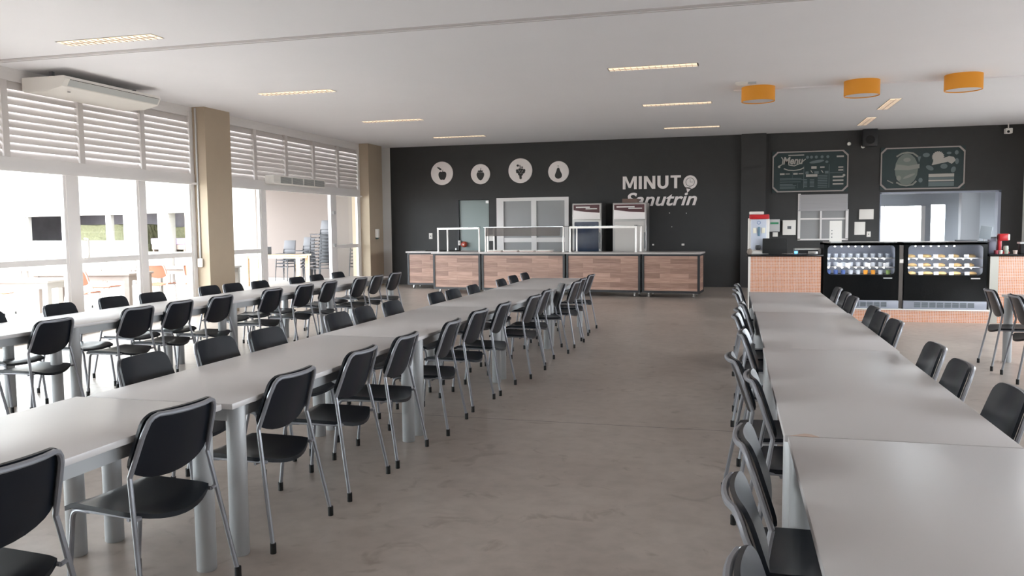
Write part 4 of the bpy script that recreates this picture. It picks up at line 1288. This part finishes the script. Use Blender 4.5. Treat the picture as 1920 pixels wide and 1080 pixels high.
row([(0.27, 1.68, 0.0), (0.26, 2.25, 0.03), (0.29, 2.86, 0.0), (0.34, 4.02, 0.03), (0.25, 4.58, 0.10), (0.32, 5.62), (0.28, 6.68), (0.30, 7.20), (0.34, 7.72), (0.29, 8.87), (0.29, 9.48), (0.31, 10.15)],
    1, 'aisle side of the right row', 'chairs on the aisle side of the right row')
row([(0.93, 3.86, 0.0), (0.90, 4.56), (0.92, 5.20), (0.93, 6.46), (0.92, 6.97), (0.94, 7.48), (0.91, 8.50), (0.91, 9.02), (0.91, 9.70)],
    -1, 'far side of the right row', 'chairs on the far side of the right row')
row([(2.92, 8.98, -0.03), (2.90, 9.72, -0.03)], 1, 'near side of the far right row', 'chairs at the far right table')


# ================================================================== dining tables
def table(label, group, W, L):
    t = thing('dining_table', label, 'table', (0, 0, 0), 0, group)
    MB().cbox(-W / 2, W / 2, -L / 2, L / 2, 0.722, 0.75, 0.004).build('tabletop', m_top, t)
    i = 0.05
    f = MB()
    f.box(-W / 2 + i, -W / 2 + i + 0.03, -L / 2 + i, L / 2 - i, 0.655, 0.722).box(W / 2 - i - 0.03, W / 2 - i, -L / 2 + i, L / 2 - i, 0.655, 0.722)
    f.box(-W / 2 + i + 0.03, W / 2 - i - 0.03, -L / 2 + i, -L / 2 + i + 0.03, 0.655, 0.722).box(-W / 2 + i + 0.03, W / 2 - i - 0.03, L / 2 - i - 0.03, L / 2 - i, 0.655, 0.722)
    f.build('apron', m_leg, t)
    for sx in (-1, 1):
        for sy in (-1, 1):
            MB().lathe([(0, 0), (0.042, 0), (0.045, 0.004), (0.045, 0.741), (0.041, 0.747), (0, 0.748)], (sx * (W / 2 - 0.046), sy * (L / 2 - 0.09), 0), 24).build('leg', m_leg, t)
    return t


tp = table('', '', 0.81, 2.30)
index_kids()
first = [True]


def place_table(x, yc, label, group, rz=0.0):
    if first[0]:
        first[0] = False
        tp.location = (x, yc, 0); tp.rotation_euler = (0, 0, rz); tp['label'] = label; tp['group'] = group
        return tp
    return dup(tp, (x, yc, 0), rz, label, group)


TN = ['nearest', 'second', 'third', 'fourth', 'farthest']
for k, y in enumerate((2.085, 4.40, 6.715, 9.03, 11.345)):
    place_table(-2.625 - 0.045 * (k == 0), y, 'pale laminate table, %s of five in the middle row' % TN[k], 'tables of the middle row')
for k, y in enumerate((2.065, 4.375, 6.685, 8.995)):
    place_table(0.605 + 0.012 * (k % 2 == 0), y, 'pale laminate table, %s of four in the right row' % (TN[k] if k < 3 else 'farthest'), 'tables of the right row')
for k, y in enumerate((4.53, 6.845, 9.16, 11.475)):
    place_table(-5.86 + 0.01 * k, y, 'pale laminate table, %s of four in the row by the windows' % (TN[k] if k < 3 else 'farthest'), 'tables of the window row')
place_table(3.32, 9.05, 'pale laminate table at the right edge in front of the tiled bar', 'tables at the right edge')
tag(MB().prism([(0, 0), (0.11, 0), (0.085, -0.035), (0.06, -0.045), (0.03, -0.02)], 0, 0.0012).build('chipped_laminate', m_chip), 'brown chipped patch at the corner of the seam between the two nearest right tables', 'chip')
ch = C.objects['chipped_laminate']
ch.matrix_world = Matrix.Translation((0.215, 3.213, 0.7515)) @ Matrix.Rotation(-PI / 2, 4, 'X') @ Matrix.Scale(-1, 4, (0, 0, 1))

# ================================================================== outside
PX0, PX1, PY0, PY1 = -60, 30, -40, 90
struct(MB().box(PX0, XL - 0.3, PY0, PY1, -0.2, -0.005).build('floor_patio', m_patio), 'bright concrete patio outside')
struct(MB().box(XR + 0.3, 60, PY0, 23.0, -0.2, -0.005).build('floor_unseen_ground', mat('added_ground_grey', (104, 104, 100), 0.9, noise=0.1, nscale=3)), 'unseen dark ground added outside the right windows')  # out-of-view ground, added dark to cut light thrown up onto the right ceiling
struct(MB().box(XL - 0.3, 60, KY + 0.2, PY1, -0.2, -0.006).build('floor_yard', m_patio), 'bright yard behind the kitchen')
# beige building wall beyond the open doors
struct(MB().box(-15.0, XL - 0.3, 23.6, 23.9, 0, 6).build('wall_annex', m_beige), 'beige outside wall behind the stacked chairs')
struct(MB().box(-15.6, XL - 0.4, 14.5, 23.9, 3.2, 3.45).build('ceiling_porch', m_bldg), 'porch roof over the stacked chairs')
# long white building across the courtyard
rot = -0.206
BO = Vector((-30.1, 29.27, 0))
bw = thing('courtyard_building', 'long white building with an open window band across the courtyard', 'building', tuple(BO), rot)
wl = MB()
wl.box(-16, 0.0, 0, 0.25, 0, 7).box(0.0, 6.38, 0, 0.25, 2.22, 7).box(0.0, 6.38, 0, 0.25, 0, 1.17).box(6.38, 7.15, 0, 0.25, 0, 7)
wl.box(7.15, 10.6, 0, 0.25, 2.24, 7).box(7.15, 10.6, 0, 0.25, 0, 0.72).box(8.49, 8.97, -0.1, 0.35, 0, 2.24).box(10.6, 14.0, 0, 0.25, 0, 7)
wl.build('wall', m_bldg, bw)
MB().box(5.24, 5.57, 0.05, 0.2, 1.17, 2.22).build('mullion', m_bldg, bw)
MB().box(0.0, 0.14, 0.05, 0.2, 1.17, 2.22).build('mullion', m_bldg, bw)
MB().box(-3.6, -1.1, -0.05, 0.0, 0, 2.38).build('side_door', mat('sandy_door', (150, 136, 124), 0.8), bw)
MB().box(-16.0, 14, 4.0, 4.2, 0, 4).build('inner_wall', mat('shade_grey', (190, 182, 190), 0.9, noise=0.3, nscale=1.5), bw)
MB().box(-16.0, 14, 0.25, 4.0, 2.6, 2.8).build('inner_ceiling', m_bldg, bw)
m_hedge = mat('hedge_green', (104, 102, 76), 0.9, noise=0.5, nscale=14, bump=1.0)


def hedge(name, label, p, L, W, H, rz=0.0):
    bm = bmesh.new()
    bmesh.ops.create_cube(bm, size=1)
    bmesh.ops.subdivide_edges(bm, edges=bm.edges, cuts=10, use_grid_fill=True)
    for v in bm.verts:
        n = v.co.normalized() * random.uniform(-0.05, 0.06)
        v.co = Vector((v.co.x * L, v.co.y * W, (v.co.z + 0.5) * H)) + n
    me = bpy.data.meshes.new(name)
    bm.to_mesh(me); bm.free()
    me.materials.append(m_hedge)
    o = bpy.data.objects.new(name, me); C.objects.link(o)
    o.location = p; o.rotation_euler = (0, 0, rz)
    return tag(o, label, 'hedge')


def bpt(x, y):
    return BO + Vector((x * math.cos(rot) - y * math.sin(rot), x * math.sin(rot) + y * math.cos(rot), 0))


p = bpt(4.2, 1.3)
hedge('hedge', 'clipped green hedge seen through the window band of the white building', (p.x, p.y, 0), 5.0, 0.8, 1.80, rot)
p = bpt(9.0, 1.6)
hedge('hedge', 'lower green hedge to the right of the white column', (p.x, p.y, 0), 3.6, 0.7, 1.66, rot)
t = thing('patio_umbrella', 'closed pale green parasol standing before the far hedge', 'umbrella', tuple(bpt(9.75, 0.62)))
MB().tube([(0, 0, 0), (0, 0, 2.1)], 0.025).build('pole', m_grey, t)
MB().lathe([(0.26, 1.45), (0.2, 1.6), (0.09, 1.9), (0.02, 2.08)], (0, 0, 0), 10).build('folded_canopy', mat('pale_lime', (214, 222, 150), 0.8), t)
tr = thing('tree', 'dark tree crown behind the far hedge', 'tree', tuple(bpt(10.5, 2.9)))
b = MB()
for k in range(40):
    a = random.uniform(0, 2 * PI); rr = random.uniform(0, 0.7); z = random.uniform(1.3, 2.1)
    c = (rr * math.cos(a), rr * math.sin(a), z); s = random.uniform(0.2, 0.32)
    b.lathe([(0, -s), (s * 0.8, -s * 0.6), (s, 0), (s * 0.75, s * 0.6), (0, s)], c, 8)
b.build('crown', mat('tree_green', (78, 92, 74), 0.9, noise=0.5, nscale=6), tr)
MB().tube([(0, 0, 0), (0, 0, 1.3)], 0.12, 10, r2=0.08).build('trunk', mat('bark', (90, 76, 66), 0.9), tr)
# row of purple patterned loungers / low tables by the far hedge
m_purple = mat('purple_weave', (150, 128, 160), 0.8, noise=0.3, nscale=30)
for k in range(2):
    p = bpt(7.95 + k * 1.0, 0.62)
    t = thing('patio_daybed', 'low lilac woven daybed by the far hedge, %s of two' % ('left', 'right')[k], 'daybed', tuple(p), rot, 'daybeds by the far hedge')
    MB().cbox(-0.46, 0.46, -0.25, 0.25, 1.0, 1.25, 0.03).build('cushion', m_purple, t)
    MB().box(-0.44, 0.44, -0.22, 0.22, 0.8, 1.0).box(-0.42, -0.34, -0.2, 0.2, 0, 0.8).box(0.34, 0.42, -0.2, 0.2, 0, 0.8).build('base', mat('mid_brown', (150, 130, 120), 0.8), t)


def patio_table(name, label, x, y, rz, L, W, m, legs=0.05, H=0.75, ap=0.1):
    t = thing(name, label, 'table', (x, y, 0), rz)
    MB().cbox(-L / 2, L / 2, -W / 2, W / 2, H - 0.04, H, 0.005).build('tabletop', m, t)
    MB().box(-L / 2 + 0.05, L / 2 - 0.05, -W / 2 + 0.05, W / 2 - 0.05, H - 0.04 - ap, H - 0.04).build('apron', m, t)
    for sx in (-1, 1):
        for sy in (-1, 1):
            MB().box(sx * (L / 2 - 0.08) - legs, sx * (L / 2 - 0.08) + legs, sy * (W / 2 - 0.08) - legs, sy * (W / 2 - 0.08) + legs, 0, H - 0.04).build('leg', m, t)
    return t


m_wgrey = mat('grey_wash_wood', (128, 118, 112), 0.7)
patio_table('patio_table', 'white patio table outside the first glazed bay, nearest the camera', -11.9, 11.2, 0.15, 2.0, 0.85, m_wtable)
patio_table('patio_table', 'weathered patio table just behind the white one outside', -12.0, 13.2, 0.15, 2.0, 0.85, m_wgrey)
patio_table('patio_table', 'white patio table seen through the rightmost pane of the first bay', -11.6, 15.6, 0.15, 2.0, 0.85, m_wtable)
patio_table('patio_table', 'low grey table far across the courtyard', -20.0, 23.6, 0.2, 1.4, 0.7, m_grey, 0.02, 0.75, 0.03)
patio_table('wooden_table', 'pale wooden table outside the open doors in front of the stacked chairs', -12.2, 20.2, 0.03, 1.7, 0.7, m_wood2, 0.045, 0.86, 0.06)
oproto = chair('patio_chair', '', '', m_ochair, mat('patio_tube', (190, 180, 176), 0.4), True)
index_kids()
oc = [(-12.55, 10.35, 1.7, 'orange patio chair at the near side of the white patio table, left one'), (-11.75, 10.45, 1.6, 'orange patio chair at the near side of the white patio table, right one'),
      (-11.55, 12.45, 1.75, 'orange patio chair by the weathered patio table'), (-12.4, 14.0, -1.5, 'orange patio chair on the far side of the weathered patio table'),
      (-11.75, 14.85, 1.7, 'orange patio chair at the patio table seen in the rightmost pane'), (-10.95, 15.0, 1.5, 'second orange patio chair at the table in the rightmost pane'),
      (-13.3, 12.2, 0.3, 'orange patio chair left of the weathered patio table')]
for k, (x, y, a, lab) in enumerate(oc):
    if k == 0:
        oproto.location = (x, y, 0); oproto.rotation_euler = (0, 0, a); oproto['label'] = lab; oproto['group'] = 'orange patio chairs'
    else:
        dup(oproto, (x, y, 0), a, lab, 'orange patio chairs')


# stacked grey chairs
def stack_chair():
    t = thing('stacking_chair', '', 'chair', (0, 0, 0), 0)
    b = MB()
    g = [[(-0.18 + 0.40 * i / 5 - 0.03 * (1 - (j / 3 - 1) ** 2), -0.2 + 0.4 * j / 6, 0.44 - 0.02 * (1 - (j / 3 - 1) ** 2)) for j in range(7)] for i in range(6)]
    vs = [p for r_ in g for p in r_]; n = len(vs)
    vs += [(x, y, z - 0.018) for x, y, z in vs]
    fs = []
    for i in range(5):
        for j in range(6):
            q = (i * 7 + j, i * 7 + j + 1, (i + 1) * 7 + j + 1, (i + 1) * 7 + j)
            fs += [q, tuple(n + k for k in reversed(q))]
    ed = list(range(7)) + [i * 7 + 6 for i in range(1, 6)] + [35 + j for j in range(5, -1, -1)] + [i * 7 for i in range(4, 0, -1)]
    for k in range(len(ed)):
        p, q = ed[k], ed[(k + 1) % len(ed)]
        fs.append((p, q, n + q, n + p))
    b.add(vs, fs, True).build('seat', m_gchair, t)
    MB().cbox(-0.012, 0.012, -0.2, 0.2, 0.0, 0.27, 0.008, Matrix.Translation((-0.20, 0, 0.56)) @ Matrix.Rotation(-0.2, 4, 'Y')).build('backrest', m_gchair, t)
    f = MB()
    for s in (-1, 1):
        f.tube([(-0.24, s * 0.23, 0), (-0.19, s * 0.215, 0.45), (-0.26, s * 0.19, 0.82)], 0.011, 6)
        f.tube([(0.20, s * 0.22, 0), (0.17, s * 0.2, 0.42), (-0.18, s * 0.21, 0.42)], 0.011, 6)
    f.build('frame', mat('stack_frame', (58, 60, 64), 0.5), t)
    return t


sp = stack_chair()
index_kids()
stacks = [(-11.55, 21.35, -0.35, 11, 'tall stack right behind the open doors'), (-12.35, 21.9, -0.2, 6, 'middle stack behind the wooden table'), (-13.15, 22.2, -0.1, 5, 'leftmost stack behind the wooden table'), (-10.75, 22.3, -0.3, 8, 'stack behind the glass door leaf')]
fs_ = True
for (x, y, a, n, lab) in stacks:
    for k in range(n):
        L_ = 'grey chair of the %s, %s' % (lab, 'bottom one' if k == 0 else ('top one' if k == n - 1 else '%s from the bottom' % ['', 'second', 'third', 'fourth', 'fifth', 'sixth', 'seventh', 'eighth', 'ninth', 'tenth'][k]))
        loc = (x + 0.012 * k, y - 0.010 * k, 0.098 * k)
        if fs_:
            fs_ = False
            sp.location = loc; sp.rotation_euler = (0, 0, a - PI / 2); sp['label'] = L_; sp['group'] = 'stacked grey chairs outside'
        else:
            dup(sp, loc, a - PI / 2, L_, 'stacked grey chairs outside')
t = thing('waste_bin', 'dark waste bin under the wooden table', 'bin', (-12.75, 22.9, 0))
MB().lathe([(0, 0), (0.12, 0), (0.15, 0.34), (0.155, 0.35), (0.14, 0.35), (0.11, 0.02), (0, 0.02)], (0, 0, 0), 18).build('bucket', m_bsteel, t)
MB().tube([(-0.15, 0, 0.33), (0, 0, 0.42), (0.15, 0, 0.33)], 0.005, 5).build('handle', m_grey, t)
t = thing('file_box', 'white box with a dark side standing on the wooden table', 'box', (-12.6, 20.3, 0.86))
MB().cbox(-0.13, 0.10, -0.1, 0.1, 0, 0.22, 0.004).build('carton', m_offw, t)
MB().box(0.10, 0.105, -0.095, 0.095, 0.005, 0.215).build('dark_side', m_dgrey, t)
# white garden chairs far left pane of second bay
for k, (x, y) in enumerate(((-17.6, 20.5), (-16.3, 20.2), (-19.5, 19.5))):
    t = thing('garden_bench', 'white framed garden bench in the sunlit courtyard, %s of three' % ('left', 'middle', 'far')[k], 'bench', (x, y, 0), 0.3, 'garden benches in the courtyard')
    MB().cbox(-0.6, 0.6, -0.2, 0.2, 0.42, 0.46, 0.005).build('seat', m_wgrey, t)
    f = MB()
    for s in (-0.55, 0.55):
        f.box(s - 0.03, s + 0.03, -0.2, -0.14, 0, 0.42).box(s - 0.03, s + 0.03, 0.14, 0.2, 0, 0.85)
    f.box(-0.58, 0.58, 0.15, 0.19, 0.75, 0.85)
    f.build('frame', m_wgrey, t)
